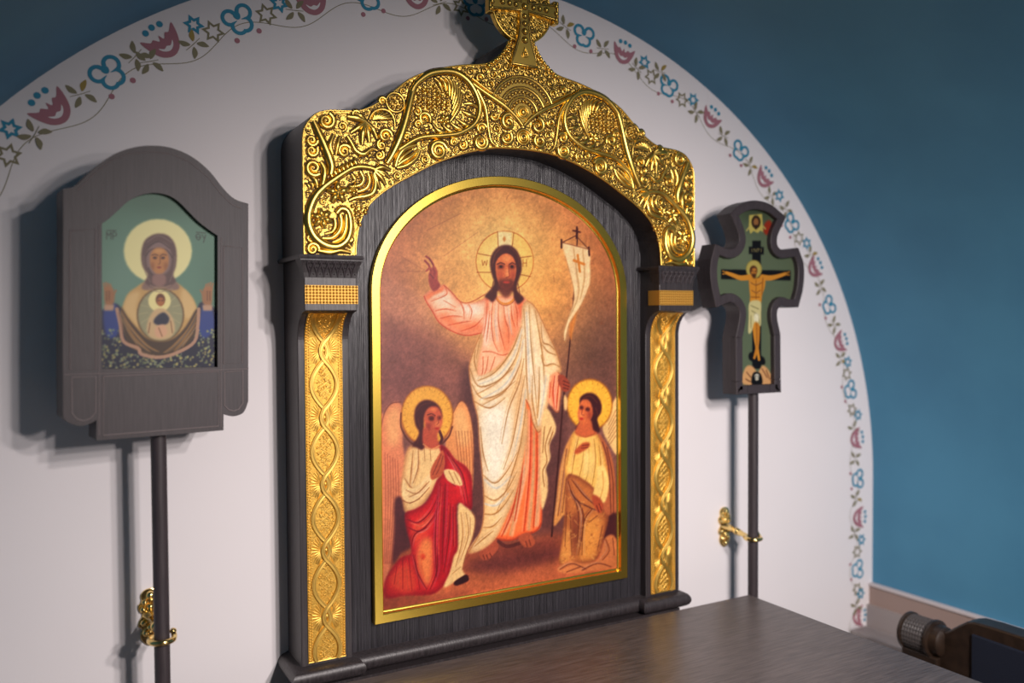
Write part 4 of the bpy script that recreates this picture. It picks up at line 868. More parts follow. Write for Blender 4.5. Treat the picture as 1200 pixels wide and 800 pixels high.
p.poly([(497,500),(511,503),(513,516),(516,523),(506,526),(496,521)], (196, 108, 86), .8); p.line([(496,520),(505,526),(515,522)], 1.2, (230, 180, 130), .8)
fa = p.poly([(500,480),(507,476),(514,478),(517.5,486),(518.5,494),(516,502),(512,508),(505,507),(499,500),(497,490)], (204, 116, 90), .7); p.ell(513, 497, 3, 4, (240, 164, 116), 1.6, .8, fa); p.ell(508, 480, 4, 2, (238, 160, 112), 1.4, .8, fa); p.ell(502, 500, 3.4, 5, (158, 76, 72), 2, .8, fa)
p.ell(505.5, 490, 3.4, 3, (96, 42, 46), 1, .9); p.ell(515, 489.5, 1.6, 2.4, (96, 42, 46), .8, .9); p.line([(501,486),(506,484.6),(510,487)], 1, (80, 34, 38), .8); p.line([(512.5,488),(514,495),(512,497)], .8, (140, 64, 54), .8); p.poly([(509,501.5),(513,500.6),(515,501.6),(512,503.4)], (184, 62, 60), .4, .9)
# ---- right kneeling angel
p.ell(691, 474, 27, 30.5, (184, 122, 60), .6); p.ell(691, 474, 25.6, 29, (250, 202, 98), .7)
for i in range(22): a = i*2*math.pi/22; p.line([(691+21.5*math.cos(a), 474+24.5*math.sin(a)), (691+24*math.cos(a), 474+27.5*math.sin(a))], 1, (204, 150, 66), .6, smooth=0)
p.poly([(661,463),(665,468),(664,480),(661,478)], (250, 214, 160), .6)
p.poly([(700,508),(711,521),(719,544),(722,580),(722,606),(712,612),(706,590),(708,550)], (196, 126, 90), .8); p.lines([[(706,518),(713,545),(716,600)],[(711,524),(718,560),(719,604)]], 1.4, (136, 76, 62), .7)
p.poly([(712,606),(724,602),(724,630),(706,630)], (92, 48, 54), 1.2)
lm = p.poly([(672,508),(664,520),(660,532),(656,550),(652,585),(649,616),(660,604),(665,602),(667,575),(672,530)], (222, 166, 108), .7); p.lines([[(664,526),(660,560),(654,604)],[(668,528),(663,565),(659,600)]], 1.3, (160, 98, 70), .7, lm)
rbe = p.poly([(672,506),(684,504),(698,507),(706,524),(711,546),(712,566),(706,580),(695,578),(684,566),(666,562),(662,545),(668,522)], (252, 212, 136), .7); p.model(rbe, (190, 124, 66), 5, .6); p.lines([[(678,512),(674,530),(670,555)],[(684,528),(682,545),(678,562)],[(690,526),(690,548),(686,565)],[(696,514),(698,540),(694,568)],[(702,522),(704,545),(702,565)],[(668,522),(664,545)]], [.7,1.5,.7], (206, 146, 82), .7, rbe); p.poly([(684,530),(694,530),(694,556),(684,556)], (255, 230, 166), 4, .7, clip=rbe)
skt = p.poly([(664,560),(672,556),(684,562),(696,572),(704,590),(710,602),(713,608),(706,634),(702,650),(694,658),(680,660),(656,661),(658,637),(662,602)], (204, 138, 88), .7, smooth=3)
p.model(skt, (116, 60, 48), 6, .65)
p.poly([(684,612),(694,606),(704,612),(700,644),(690,656),(680,652),(680,630)], (240, 180, 106), 4, .85, clip=skt); p.poly([(658,636),(666,616),(672,640),(668,658),(656,660)], (236, 178, 110), 3.5, .8, clip=skt); p.poly([(672,600),(678,610),(676,640),(672,654),(669,620)], (134, 74, 60), 3, .75, clip=skt)
p.lines([[(666,564),(674,584),(690,594),(704,600)],[(668,574),(678,600),(676,640)],[(672,580),(684,604),(678,650)],[(694,596),(684,612),(682,650)],[(700,604),(690,612)],[(706,616),(700,645)],[(664,600),(662,640)],[(670,562),(684,580),(700,594)],[(668,600),(670,650)]], [.8,1.6,.7], (120, 62, 54), .7, skt)
RS = random.Random(4)
for _ in range(90):
    x, y = RS.uniform(656, 710), RS.uniform(575, 656); p.line([(x, y), (x+RS.uniform(-3, 3), y+RS.uniform(-2, 3)), (x+RS.uniform(-4, 4), y+RS.uniform(0, 5))], .8, RS.choice([(150, 88, 58), (250, 200, 130)]), .45, skt)
slr = p.poly([(700,548),(708,546),(713,560),(713,574),(708,589),(700,584),(695,579),(699,564)], (254, 222, 154), .6); p.line([(706,552),(707,570),(703,584)], 1.2, (210, 150, 90), .7)
p.poly([(694,580),(700,581),(705,586),(707,594),(704,601),(699,598),(695,590)], (190, 104, 74), .6); p.lines([[(699,592),(702,600)],[(702,590),(705,598)]], .9, (116, 54, 46), .8)
gc = p.poly([(653,668),(660,660),(670,657),(684,660),(700,656),(706,640),(710,629),(719,627),(724,640),(724,664),(700,668),(682,671),(664,672)], (222, 154, 106), .8); p.lines([[(656,667),(670,660),(686,666)],[(682,668),(700,660),(716,664)],[(710,632),(714,645),(706,656)],[(718,630),(720,650)],[(664,670),(680,664)]], 1.2, (150, 84, 62), .7, gc)
p.poly([(673,529),(679,522),(685,518),(691,519),(690,524),(684,528),(676,532)], (200, 112, 76), .6); p.lines([[(682,522),(690,521)],[(681,525),(689,524)]], .8, (130, 64, 50), .7)
p.poly([(679,468),(684,462),(692,460),(700,464),(705,474),(704,484),(700,491),(703,504),(697,508),(692,503),(691,494),(686,490),(682,496),(678,505),(674,502),(679,494),(680,480)], (88, 42, 48), .7); p.lines([[(684,466),(692,464),(700,472)],[(698,478),(701,486)]], 1, (146, 84, 66), .6)
p.poly([(680,494),(692,492),(695,503),(700,508),(686,512),(674,508)], (214, 128, 88), .7); p.line([(674,506),(685,512),(698,507)], 1.4, (196, 120, 76), .8)
fr_ = p.poly([(679,474),(683,468),(690,469),(694,477),(694,487),(689,495),(682,497),(678,492),(677,484)], (224, 138, 92), .6); p.ell(691, 486, 3, 6, (170, 86, 68), 2, .8, fr_); p.ell(681, 486, 2.4, 3, (246, 172, 120), 1.2, .8, fr_)
p.ell(681.5, 477.5, 2.4, 2.4, (92, 40, 44), .9, .9); p.ell(688.7, 479.5, 2.8, 2.4, (92, 40, 44), .9, .9); p.line([(683.5,477),(681.5,485),(684,486)], .8, (150, 70, 56), .8); p.poly([(679,490),(681.5,489),(684,490.4),(681,492)], (190, 62, 60), .4, .9)
p.glow(445, 700, 60, 60, (120, 60, 50), .30); p.glow(735, 690, 45, 60, (120, 60, 40), .30); p.glow(445, 230, 60, 50, (150, 96, 84), .35); p.glow(740, 230, 45, 60, (150, 90, 66), .35)
p.age(11, (.10, .08, .06), (2, 5, 30))
def keep_main(A, B):
    r = (np.abs(A) < .2535) & (B > ZO-.643) & (B < ZO+FC_); e = (A/.2535)**2+((B-(ZO+FC_))/(.2145-.0160))**2 < 1
    return r | (e & (B >= ZO+FC_-.002))
p.build('painting', lambda a, b: (a, np.full_like(a, PYP), b), keep_main, M_PAINT, case, gain=.84)

# ---------------------------------------------------------------- processional icon on a pole, left
TH = math.radians(6.9); IC = np.array([-.6116, 0.0]); IT = np.array([math.cos(TH), math.sin(TH)]); IN = np.array([math.sin(TH), -math.cos(TH)])
def loc_icon(px, py, d=0.0):
    v_ = ray(px, py); o2 = CAM[:2]-(IC-IN*d); t = -(o2@IN)/(v_[:2]@IN); q = CAM+v_*t; return ((q[:2]-(IC-IN*d))@IT, q[2])
def IW(a, b, d): q = IC+IT*a-IN*d; return (q[0], q[1], b)       # d: depth behind the front face
def sym(pts, d=0.0):
    return [loc_icon(x, y, d) for x, y in pts]
icon = empty('processional_icon', (IC[0]-IN[0]*.028, IC[1]-IN[1]*.028, 0))
tag(icon, 'dark wooden processional icon of a veiled haloed woman on a pole', 'icon')
body = [(74,221),(84,219.5),(92,215),(101,206),(115,193),(135,180),(157,172.5),(178,170.5),(200,173),(224,183),(245,200),(262,221),(275,233),(291,238.5),(291,330),(291,470),(285.5,483),(275,487.5),(266,486.5),(262,484.5),(262,504),(190,510),(113,516),(113,492),(106,496),(95,499),(82,496),(74,489),(73.5,400),(74,300)]
bl_ = sym(body); bl = [tuple(v_) for v_ in cr(bl_[:14], 4)]+bl_[14:16]+[tuple(v_) for v_ in cr(bl_[15:20], 4)[1:]]+bl_[20:24]+[tuple(v_) for v_ in cr(bl_[23:28], 4)[1:]]+bl_[28:]; opn_ = sym([(119.5,432),(119.5,345),(119.5,262),(128,256),(139,246),(150,236),(164,229),(180,226),(196,228.5),(209,236),(221,248),(232,259),(244,268.5),(255,276),(255,350),(255,430)]); opn = opn_[:2]+[tuple(v_) for v_ in cr(opn_[2:14], 4)]+opn_[14:]
import bmesh
def slab_with_hole(name, outer, hole, fn, d0, d1, m_, parent, bev=.0015):
    """front face with an opening: triangulated via bmesh holes filled"""
    bm = bmesh.new()
    def loop(P, d): return [bm.verts.new(np.array(fn(a, b, d))-BASE[parent.name]) for a, b in P]
    of, hf, ob, hb = loop(outer, d0), loop(hole, d0), loop(outer, d1), loop(hole, d1)
    for A_, B_ in ((of, ob), (hf, hb)):
        n_ = len(A_)
        for i in range(n_): bm.faces.new((A_[i], A_[(i+1) % n_], B_[(i+1) % n_], B_[i]))
    for A_, B_ in ((of, hf), (ob, hb)):
        es = []
        for L_ in (A_, B_):
            for i in range(len(L_)):
                e = bm.edges.get((L_[i], L_[(i+1) % len(L_)])); es.append(e)
        bmesh.ops.triangle_fill(bm, use_beauty=True, use_dissolve=False, edges=es)
    bmesh.ops.recalc_face_normals(bm, faces=bm.faces)
    me = bpy.data.meshes.new(name); bm.to_mesh(me); bm.free(); me.materials.append(m_)
    o = bpy.data.objects.new(name, me); COL.objects.link(o); o.parent = parent
    if bev:
        mod = o.modifiers.new('bevel', 'BEVEL'); mod.width = bev; mod.segments = 2; mod.limit_method = 'ANGLE'; mod.angle_limit = math.radians(50)
    return o
fb = slab_with_hole('frame_body', bl, opn, IW, 0.0, .014, M_WOODI, icon)
MB().prism(bl, IW, .0142, .056).build('back_block', M_WOODI, icon, bevel=.0015)
def moulding(name, pts, w=.0011, closed=True, h=.9):
    P = sym(pts); mb = MB(); 
    if closed: P = P+P[:1]
    stroke(mb, P, [w], lambda a, b, hh: IW(a, b, -hh), h, smooth=False); return mb.build(name, M_EDGE, icon, smooth=True, auto=60)
moulding('arch_moulding', [(90,223),(98,216),(110,203),(130,188),(153,179.5),(178,177.5),(202,180.5),(224,191),(243,207),(258,226),(272,240),(283,244)], .0009, False)
moulding('panel_moulding', [(82,270),(82,433),(112,433),(112,268)]); moulding('panel_moulding', [(262,288),(262,426),(284,425),(284,290)])
moulding('panel_moulding', [(84,442),(84,484),(90,491),(98,493),(106,490),(112,483),(112,441)]); moulding('panel_moulding', [(263,436),(263,475),(268,480),(274,481.5),(280,479),(284.5,472),(284.5,434)])
moulding('panel_moulding', [(121,441),(121,510),(256,499),(256,435)])
moulding('rail_line', [(75,439),(291,432)], .0008, False); moulding('stile_line', [(116,262),(116,510)], .0008, False); moulding('stile_line', [(259,278),(259,500)], .0008, False)
OPD = .010
q = Painter(lambda x, y: loc_icon(x, y, OPD), *(lambda P: (min(a for a, b in P)-.003, max(a for a, b in P)+.003, min(b for a, b in P)-.003, max(b for a, b in P)+.004))(opn), .0010, (112, 152, 132))
q.sat, q.gam = 1.05, 1.15
q.glow(140, 330, 30, 50, (132, 166, 150), .7); q.glow(190, 235, 60, 22, (88, 124, 104), .8); q.glow(245, 330, 14, 40, (98, 136, 118), .6)
q.ell(185, 294, 40, 37.5, (255, 246, 184), .7); q.glow(172, 290, 24, 26, (255, 247, 196), .0)
q.ell(185, 294, 40, 37.5, (230, 180, 90), .3, .0)
q.poly([(110,396),(265,394),(265,445),(110,445)], (20, 27, 60), .5, smooth=0); q.poly([(112,372),(122,362),(132,356),(142,362),(150,400),(140,412),(112,412)], (22, 30, 66), .8); q.poly([(230,400),(232,360),(240,354),(250,360),(262,374),(264,410),(240,412)], (22, 30, 66), .8)
q.poly([(121,366),(130,354),(139,362),(140,385),(134,396),(124,392)], (44, 74, 146), 1.2); q.poly([(236,362),(243,356),(250,366),(251,385),(242,396),(233,390)], (44, 74, 146), 1.2)
RS = random.Random(2)
for _ in range(520):
    x = RS.uniform(119, 256); y = RS.uniform(386, 434)
    if 142 < x < 232 and y < 414: continue
    q.ell(x, y, RS.uniform(.8, 1.7), RS.uniform(.8, 1.7), RS.choice([(206, 192, 120), (176, 184, 140), (140, 150, 104)]), .3, .85)
bd = q.poly([(171,329),(160,336),(150,344),(144,358),(141,372),(150,400),(164,412),(188,416),(210,410),(226,396),(232,372),(230,358),(224,346),(214,336),(205,330),(188,324)], (214, 176, 112), .8)
q.poly([(150,346),(144,362),(152,372),(164,384),(160,360),(164,342)], (236, 204, 146), 2, .9, clip=bd); q.poly([(214,338),(226,350),(230,364),(220,374),(212,362)], (236, 204, 146), 2, .9, clip=bd)
q.poly([(171,329),(188,324),(206,330),(210,338),(200,340),(188,337),(176,340),(166,338)], (150, 122, 112), 1, .95)
dr = q.poly([(141,360),(150,372),(160,384),(172,396),(188,400),(204,396),(218,382),(230,362),(233,370),(226,398),(208,412),(188,417),(166,412),(149,402)], (84, 62, 42), .8)
q.lines([[(142,364),(154,384),(172,404),(186,412)],[(145,374),(158,396),(176,412)],[(149,386),(162,406)],[(231,366),(220,386),(204,404),(192,413)],[(230,378),(216,398),(204,411)],[(226,390),(214,406)]], [1,2.2,1], (196, 150, 88), .85, dr, .5)
q.line([(137,362),(141,380),(145,400),(162,408),(166,415),(188,418.5),(210,412),(228,400),(232,380),(233,362)], 4, (206, 164, 136), .95); q.line([(139,366),(143,384),(147,399),(163,405)], .8, (110, 70, 60), .6)
q.ell(188, 369, 28, 31.5, (120, 92, 56), .6); q.ell(188, 369, 26.4, 30, (170, 168, 132), .9); q.glow(180, 372, 12, 18, (196, 192, 152), .0)
for i in range(16): a = i*2*math.pi/16; q.line([(188+15*math.cos(a), 366+17*math.sin(a)), (188+25*math.cos(a), 368+28*math.sin(a))], .9, (206, 196, 150), .6, smooth=0)
q.ell(187, 352.5, 13.2, 12.8, (255, 242, 176), .6)
q.poly([(180,364),(188,361),(196,364),(203,374),(205,386),(200,395),(188,398),(176,395),(172,386),(174,374)], (222, 192, 146), .8); q.poly([(184,370),(192,366),(198,372),(196,379),(186,381),(180,377)], (34, 40, 70), .8); q.poly([(183,383),(192,380),(196,390),(188,396),(182,392)], (232, 186, 150), .8); q.lines([[(176,378),(174,390)],[(200,376),(202,390)],[(186,384),(190,394)]], 1, (150, 100, 66), .8)
q.ell(188, 351, 5.6, 7.2, (120, 70, 40), .6); q.ell(188.2, 353.5, 4.2, 5.2, (190, 122, 66), .6); q.lines([[(185.5,352),(187,352)],[(189.5,352),(191,352)]], 1, (60, 30, 20), .8)
q.poly([(187,273.5),(197,276),(204,284),(207,297),(206,312),(203,322),(206,330),(196,336),(187,333),(178,336),(170,331),(173,322),(167,312),(165.5,297),(169,283),(177,276)], (112, 84, 80), .8)
q.poly([(186,283),(196,287),(201,298),(200,312),(195,320),(186,322),(177,319),(172,310),(172,298),(177,288)], (152, 126, 122), .8); q.lines([[(173,290),(186,283),(199,291)],[(171,300),(178,292),(194,292),(202,302)],[(174,314),(178,322)]], 1.2, (90, 64, 62), .8); q.lines([[(168,300),(170,318),(176,330)],[(205,300),(203,318),(199,330)],[(172,284),(186,276),(201,284)]], 1, (176, 150, 140), .7)
fl_ = q.poly([(186,290),(193,292),(197.5,300),(197,311),(192,319),(186,321.5),(180,318),(176,309),(176,299),(180,292)], (206, 146, 86), .7); q.ell(186, 294, 6, 2.4, (232, 178, 112), 1.2, .8, fl_); q.ell(178.5, 312, 2.6, 5, (164, 106, 62), 1.4, .8, fl_); q.ell(194.5, 312, 2.6, 5, (164, 106, 62), 1.4, .8, fl_)
q.ell(181.5, 302, 2.5, 1.6, (80, 44, 30), .5, .95); q.ell(191, 302, 2.5, 1.6, (80, 44, 30), .5, .95); q.line([(178,299),(182,297.8),(185,299.4)], 1, (76, 44, 32), .9); q.line([(188,299.4),(191.5,297.8),(195,299)], 1, (76, 44, 32), .9); q.line([(187.4,300),(187.6,308),(185.4,309.6)], .9, (130, 80, 46), .9); q.poly([(183.5,313),(186.5,312),(189.5,313),(186.5,314.6)], (150, 60, 44), .4, .9)
q.poly([(180,322),(193,322),(194,332),(187,335),(179,332)], (166, 128, 118), 1, .9); q.lines([[(176,334),(187,338),(200,334)],[(174,338),(187,342),(203,338)]], 1, (206, 176, 150), .7)
for cx_, sg in ((128, 1), (243, -1)):
    q.poly([(cx_-4*sg, 358), (cx_-6*sg, 345), (cx_-5*sg, 336), (cx_+2*sg, 336), (cx_+6*sg, 342), (cx_+5*sg, 356)], (176, 128, 88), .7)
    for k in range(4): q.line([(cx_+(-5+2.6*k)*sg, 340), (cx_+(-6.5+2.6*k)*sg, 331+abs(k-1))], 1.8, (184, 134, 92), .95)
    q.line([(cx_+5*sg, 346), (cx_+8*sg, 340)], 1.8, (176, 128, 88), .95); q.lines([[(cx_-3*sg, 352), (cx_-3*sg, 341)], [(cx_, 352), (cx_, 341)]], .8, (110, 70, 46), .7)
    q.poly([(cx_-6*sg, 357), (cx_+6*sg, 357), (cx_+5*sg, 364), (cx_-6*sg, 364)], (206, 168, 140), .7, smooth=0)
ink = (58, 66, 58)
q.lines([[(125,280),(125,272),(127.5,276),(130,272),(130,280)],[(132.5,280),(132.5,272),(136,273),(136,276),(132.5,276.5)],[(125,270),(136,270)]], .9, ink, .85); q.lines([[(231,280),(229.5,277),(231,274.5),(234,275),(235,278),(233,281),(231,280)],[(230,277.6),(235,278)],[(237,275),(239,279)],[(241,275.4),(238.4,284)],[(230,272),(241,273)]], .9, ink, .85)
for i in range(3): pass
on = np.array(opn)
def keep_icon(A, B): return np.ones(A.shape, bool)
q.build('painting', lambda a, b: tuple(np.stack([IW(x, y, OPD) for x, y in zip(a, b)], 1)), keep_icon, M_PAINT, icon, gain=.86)
# its pole, standing on the floor
px_, py_ = loc_icon(186.5, 560, .028)[0], 0
pc = IC+IT*px_-IN*.028
zb = min(b for a, b in bl)
tube3(MB(), [(pc[0], pc[1], 0.0), (pc[0], pc[1], .5), (pc[0], pc[1], 1.0), (pc[0], pc[1], zb+.002)], [.0113], 20).build('pole', M_WOODI, icon, smooth=True, auto=40)
LP = (pc[0], pc[1])

# ---------------------------------------------------------------- processional crucifix on a pole, right
CY0, CY1 = .010, .052
xr = empty('processional_cross', (.601, .036, 0)); tag(xr, 'dark wooden processional cross with a painted crucifixion on a pole', 'cross')
# joints (marked 1) split the frame into its pieces
oc = [(856,250,1),(865,241,0),(880,235,0),(895,236,0),(908,242,0),(921.7,254,1),(916,266,0),(911.5,277,0),(911.5,287,0),(916,292,0),(925,291.5,0),(936,290,1),(941.5,305,0),(943,321,0),(941,342,0),(936,360,1),(924,360.5,0),(916,358,0),(911.5,364,0),(911.5,375,0),(915,391,1),(915.4,444,1),(915.7,459.5,2),(902,460.3,1),(876,461.7,1),(863.5,462.5,2),(863,447,1),(862.7,395,1),(866.5,376,0),(867,364,0),(862,356.5,0),(854,354,0),(839.5,360.5,1),(834.5,338,0),(832.7,320,0),(834,303,0),(838.7,285.5,1),(853,291.5,0),(862,290,0),(866.5,282.5,0),(865.5,273,0),(861.5,262,0)]
O = np.array([uz(a, b, CY0) for a, b, _ in oc]); ctr = O.mean(0); cxm = np.mean([uz(864, 461, CY0)[0], uz(915.5, 459.5, CY0)[0]])
Of = []; marks = []
for i in range(len(O)):
    a, b = O[i], O[(i+1) % len(O)]
    if oc[i][2] == 1: marks.append(len(Of))
    k = 3 if np.hypot(*(b-a)) > .006 else 1
    p0, p3 = O[i-1], O[(i+2) % len(O)]
    for t in np.arange(k)/k:
        if oc[i][2] == 0 and oc[(i+1) % len(O)][2] == 0: Of.append(.5*((2*a)+(-p0+b)*t+(2*p0-5*a+4*b-p3)*t*t+(-p0+3*a-3*b+p3)*t**3))
        else: Of.append(a*(1-t)+b*t)
Of = np.array(Of)
If = miter(Of, .0190, True)
if area(If) > area(Of): If = miter(Of, -.0190, True)
N_ = len(Of); mk = sorted(marks)
skip = set(i for i, m_ in enumerate(oc) if m_[2] == 2)
cuts = [m_ for m_ in mk if True]
for j in range(len(cuts)):
    a, b = cuts[j], cuts[(j+1) % len(cuts)]; ids = list(range(a, b+1)) if b > a else list(range(a, N_))+list(range(0, b+1))
    o_, i_ = Of[ids].copy(), If[ids].copy(); g = .0004
    for e, f_ in ((0, 1), (-1, -2)):
        for L_ in (o_, i_):
            d = L_[f_]-L_[e]; L_[e] = L_[e]+d/max(np.hypot(*d), 1e-6)*min(g, .4*np.hypot(*d))
    mid_o = Of[ids][len(ids)//2] if len(ids) > 2 else .5*(Of[ids][0]+Of[ids][-1])
    for e in (0, -1):
        A_, B_ = Of[ids][e], If[ids][e]; nn = np.array([-(B_-A_)[1], (B_-A_)[0]]); sg_ = np.sign((mid_o-A_)@nn)
        for k_ in range(1, len(ids)-1):
            if ((i_[k_]-A_)@nn)*sg_ < 0: i_[k_] = i_[e]
    mb = MB(); rows = [[(q_[0], d_, q_[1]) for q_ in L_] for L_, d_ in ((o_, CY0+.014), (o_, CY0+.0012), (o_*.93+i_*.07, CY0), (o_*.07+i_*.93, CY0), (i_, CY0+.0012), (i_, CY0+.014))]
    mb.grid(np.array(rows)); k_ = len(o_)
    mb.f.append(tuple(r_*k_ for r_ in range(6))); mb.m.append(0); mb.f.append(tuple(r_*k_+k_-1 for r_ in range(5, -1, -1))); mb.m.append(0)
    mb.build('frame_segment', M_WOODI, xr)
MB().prism([tuple(v_) for v_ in Of], XZ, CY0+.0142, CY1).build('back_block', M_WOODI, xr)
CYP = CY0+.0125
w = Painter(lambda x, y: uz(x, y, CYP), Of[:, 0].min(), Of[:, 0].max(), Of[:, 1].min(), Of[:, 1].max(), .0010, (104, 120, 92))
w.sat, w.gam = .9, 1.12
w.glow(870, 300, 20, 20, (118, 132, 104), .6); w.glow(905, 400, 12, 60, (112, 126, 98), .6); w.glow(885, 250, 30, 12, (70, 84, 60), .8)
BK = (16, 14, 18)
w.poly([(881.5,282),(891.5,282),(892,432),(881.5,432)], BK, .4, smooth=0); w.poly([(845,315.5),(926.5,317),(926.5,328.5),(845,327)], BK, .4, smooth=0); w.poly([(877.5,289),(895,289.5),(895,298),(877.5,297.5)], BK, .4, smooth=0)
w.lines([[(881,291.5),(881,295)],[(883.5,295),(883.5,291.5),(886,295),(886,291.5)],[(888,295),(888,291.5),(890,292),(888.5,293.4)],[(892,291.5),(892,295)]], .7, (190, 176, 110), .9)
w.poly([(878,414),(884,412),(891,416),(896,420),(896,427),(887,426),(878,421)], BK, .5)
w.poly([(872,434),(877,428),(883,430),(888,436),(894,428),(902,436),(904,450),(871,450)], (226, 172, 112), .6); w.lines([[(875,436),(880,442)],[(893,432),(899,442)],[(898,434),(902,444)],[(874,444),(879,447)]], 1.4, (160, 104, 66), .8); w.poly([(882,438),(887,435.5),(892,439),(893,450),(881,450)], BK, .5)
w.ell(887, 440.5, 2.8, 2.6, (230, 226, 206), .4); w.poly([(885,443),(889,443),(888.6,445.5),(885.4,445.5)], (220, 214, 190), .3, smooth=0); w.ell(886, 440.6, .7, .7, BK, .2); w.ell(888.4, 440.6, .7, .7, BK, .2)
SK = (226, 152, 44); SD = (160, 92, 24)
w.ell(883.5, 315.5, 9.4, 11, (172, 156, 72), .5); w.ell(883.5, 315.5, 8.2, 9.8, (196, 180, 92), .4)
w.line([(851,319.5),(858,322),(868,325.5),(880,324.5)], [3,4,5,6], SK); w.line([(893,325),(903,325.5),(912,323.5),(921,320.5)], [6,5,4,3], SK); w.lines([[(850,319),(847,317.5)],[(850,320.5),(847,321)],[(921,320),(925,318.5)],[(921,321.5),(925,322)]], 1.4, SK)
to = w.poly([(878,323),(886,326),(896,323),(896.5,335),(893,346),(891,356),(880,357),(879,346),(878,335)], SK, .5); w.lines([[(880,331),(886,334),(893,331)],[(886,328),(886,350)],[(881,340),(886,343),(891,340)],[(880,348),(890,348)]], .9, SD, .75, to); w.line([(894,326),(893,345)], 2, SD, .6, to)
w.line([(884,376),(885,392),(887,406),(889.5,421)], [6.5,5,4,3], SK); w.line([(888,376),(888,394),(887,408),(884,419)], [6,5,4,3], (214, 140, 40)); w.line([(886.5,378),(887,404)], .9, SD, .9)
lc = w.poly([(878.5,354),(891,353),(892,366),(891.5,382),(888,378),(884,378),(881,388),(877,390),(877.5,372)], (218, 208, 146), .5); w.lines([[(880,358),(889,362)],[(881,364),(889,369)],[(880,370),(880,384)],[(889,370),(890,379)],[(884,368),(886,377)]], .9, (150, 142, 86), .8, lc); w.poly([(884,368),(889,368),(889,376),(884,376)], (250, 246, 214), 1, .8, clip=lc)
w.ell(883, 317, 4.6, 6, (96, 54, 22), .5); w.ell(883.5, 318.5, 3.2, 4.6, (206, 132, 48), .5, rot=.2); w.poly([(881,321),(886,321),(885,326),(882,325)], (90, 50, 20), .6); w.lines([[(881,317.4),(882.4,317.4)],[(884.4,317.8),(886,317.8)]], .8, (50, 26, 12), .9)
w.poly([(878,252),(893,250.5),(894.5,272),(891,270),(888,273),(883,270.5),(879.5,274),(877.5,268)], (206, 190, 96), .5, smooth=0); w.ell(886, 260, 5.4, 7.8, (60, 38, 20), .5); w.ell(886, 260, 3, 4.6, (166, 112, 60), .5); w.poly([(884,264),(888,264),(886.6,268.5),(885,268.5)], (60, 38, 20), .4)
w.poly([(896,262),(902,258),(905,266),(900,275),(895,272)], (170, 52, 26), 1); w.line([(878,266),(875,270)], 1.6, (200, 186, 100), .9); w.line([(893,264),(897,268)], 1.6, (200, 186, 100), .9)
Ik = [tuple(v_) for v_ in miter(If, 0.0, True)]
def in_poly(A, B, P):
    c_ = np.zeros(A.shape, bool); n_ = len(P)
    for i in range(n_):
        (xi, yi), (xj, yj) = P[i], P[i-1]
        if yi == yj: continue
        c_ ^= ((yi > B) != (yj > B)) & (A < (xj-xi)*(B-yi)/(yj-yi)+xi)
    return c_
mid = (Of*.96+If*.04)
w.build('painting', lambda a, b: (a, np.full_like(a, CYP), b), lambda A, B: in_poly(A, B, [tuple(v_) for v_ in mid]), M_PAINT, xr, gain=.76)
RP = (uz(882.5, 600, .036)[0], .036); zb2 = Of[:, 1].min()
tube3(MB(), [(RP[0], RP[1], 0.0), (RP[0], RP[1], .5), (RP[0], RP[1], 1.0), (RP[0], RP[1], zb2+.001)], [.0112], 20).build('pole', M_WOODI, xr, smooth=True, auto=40)

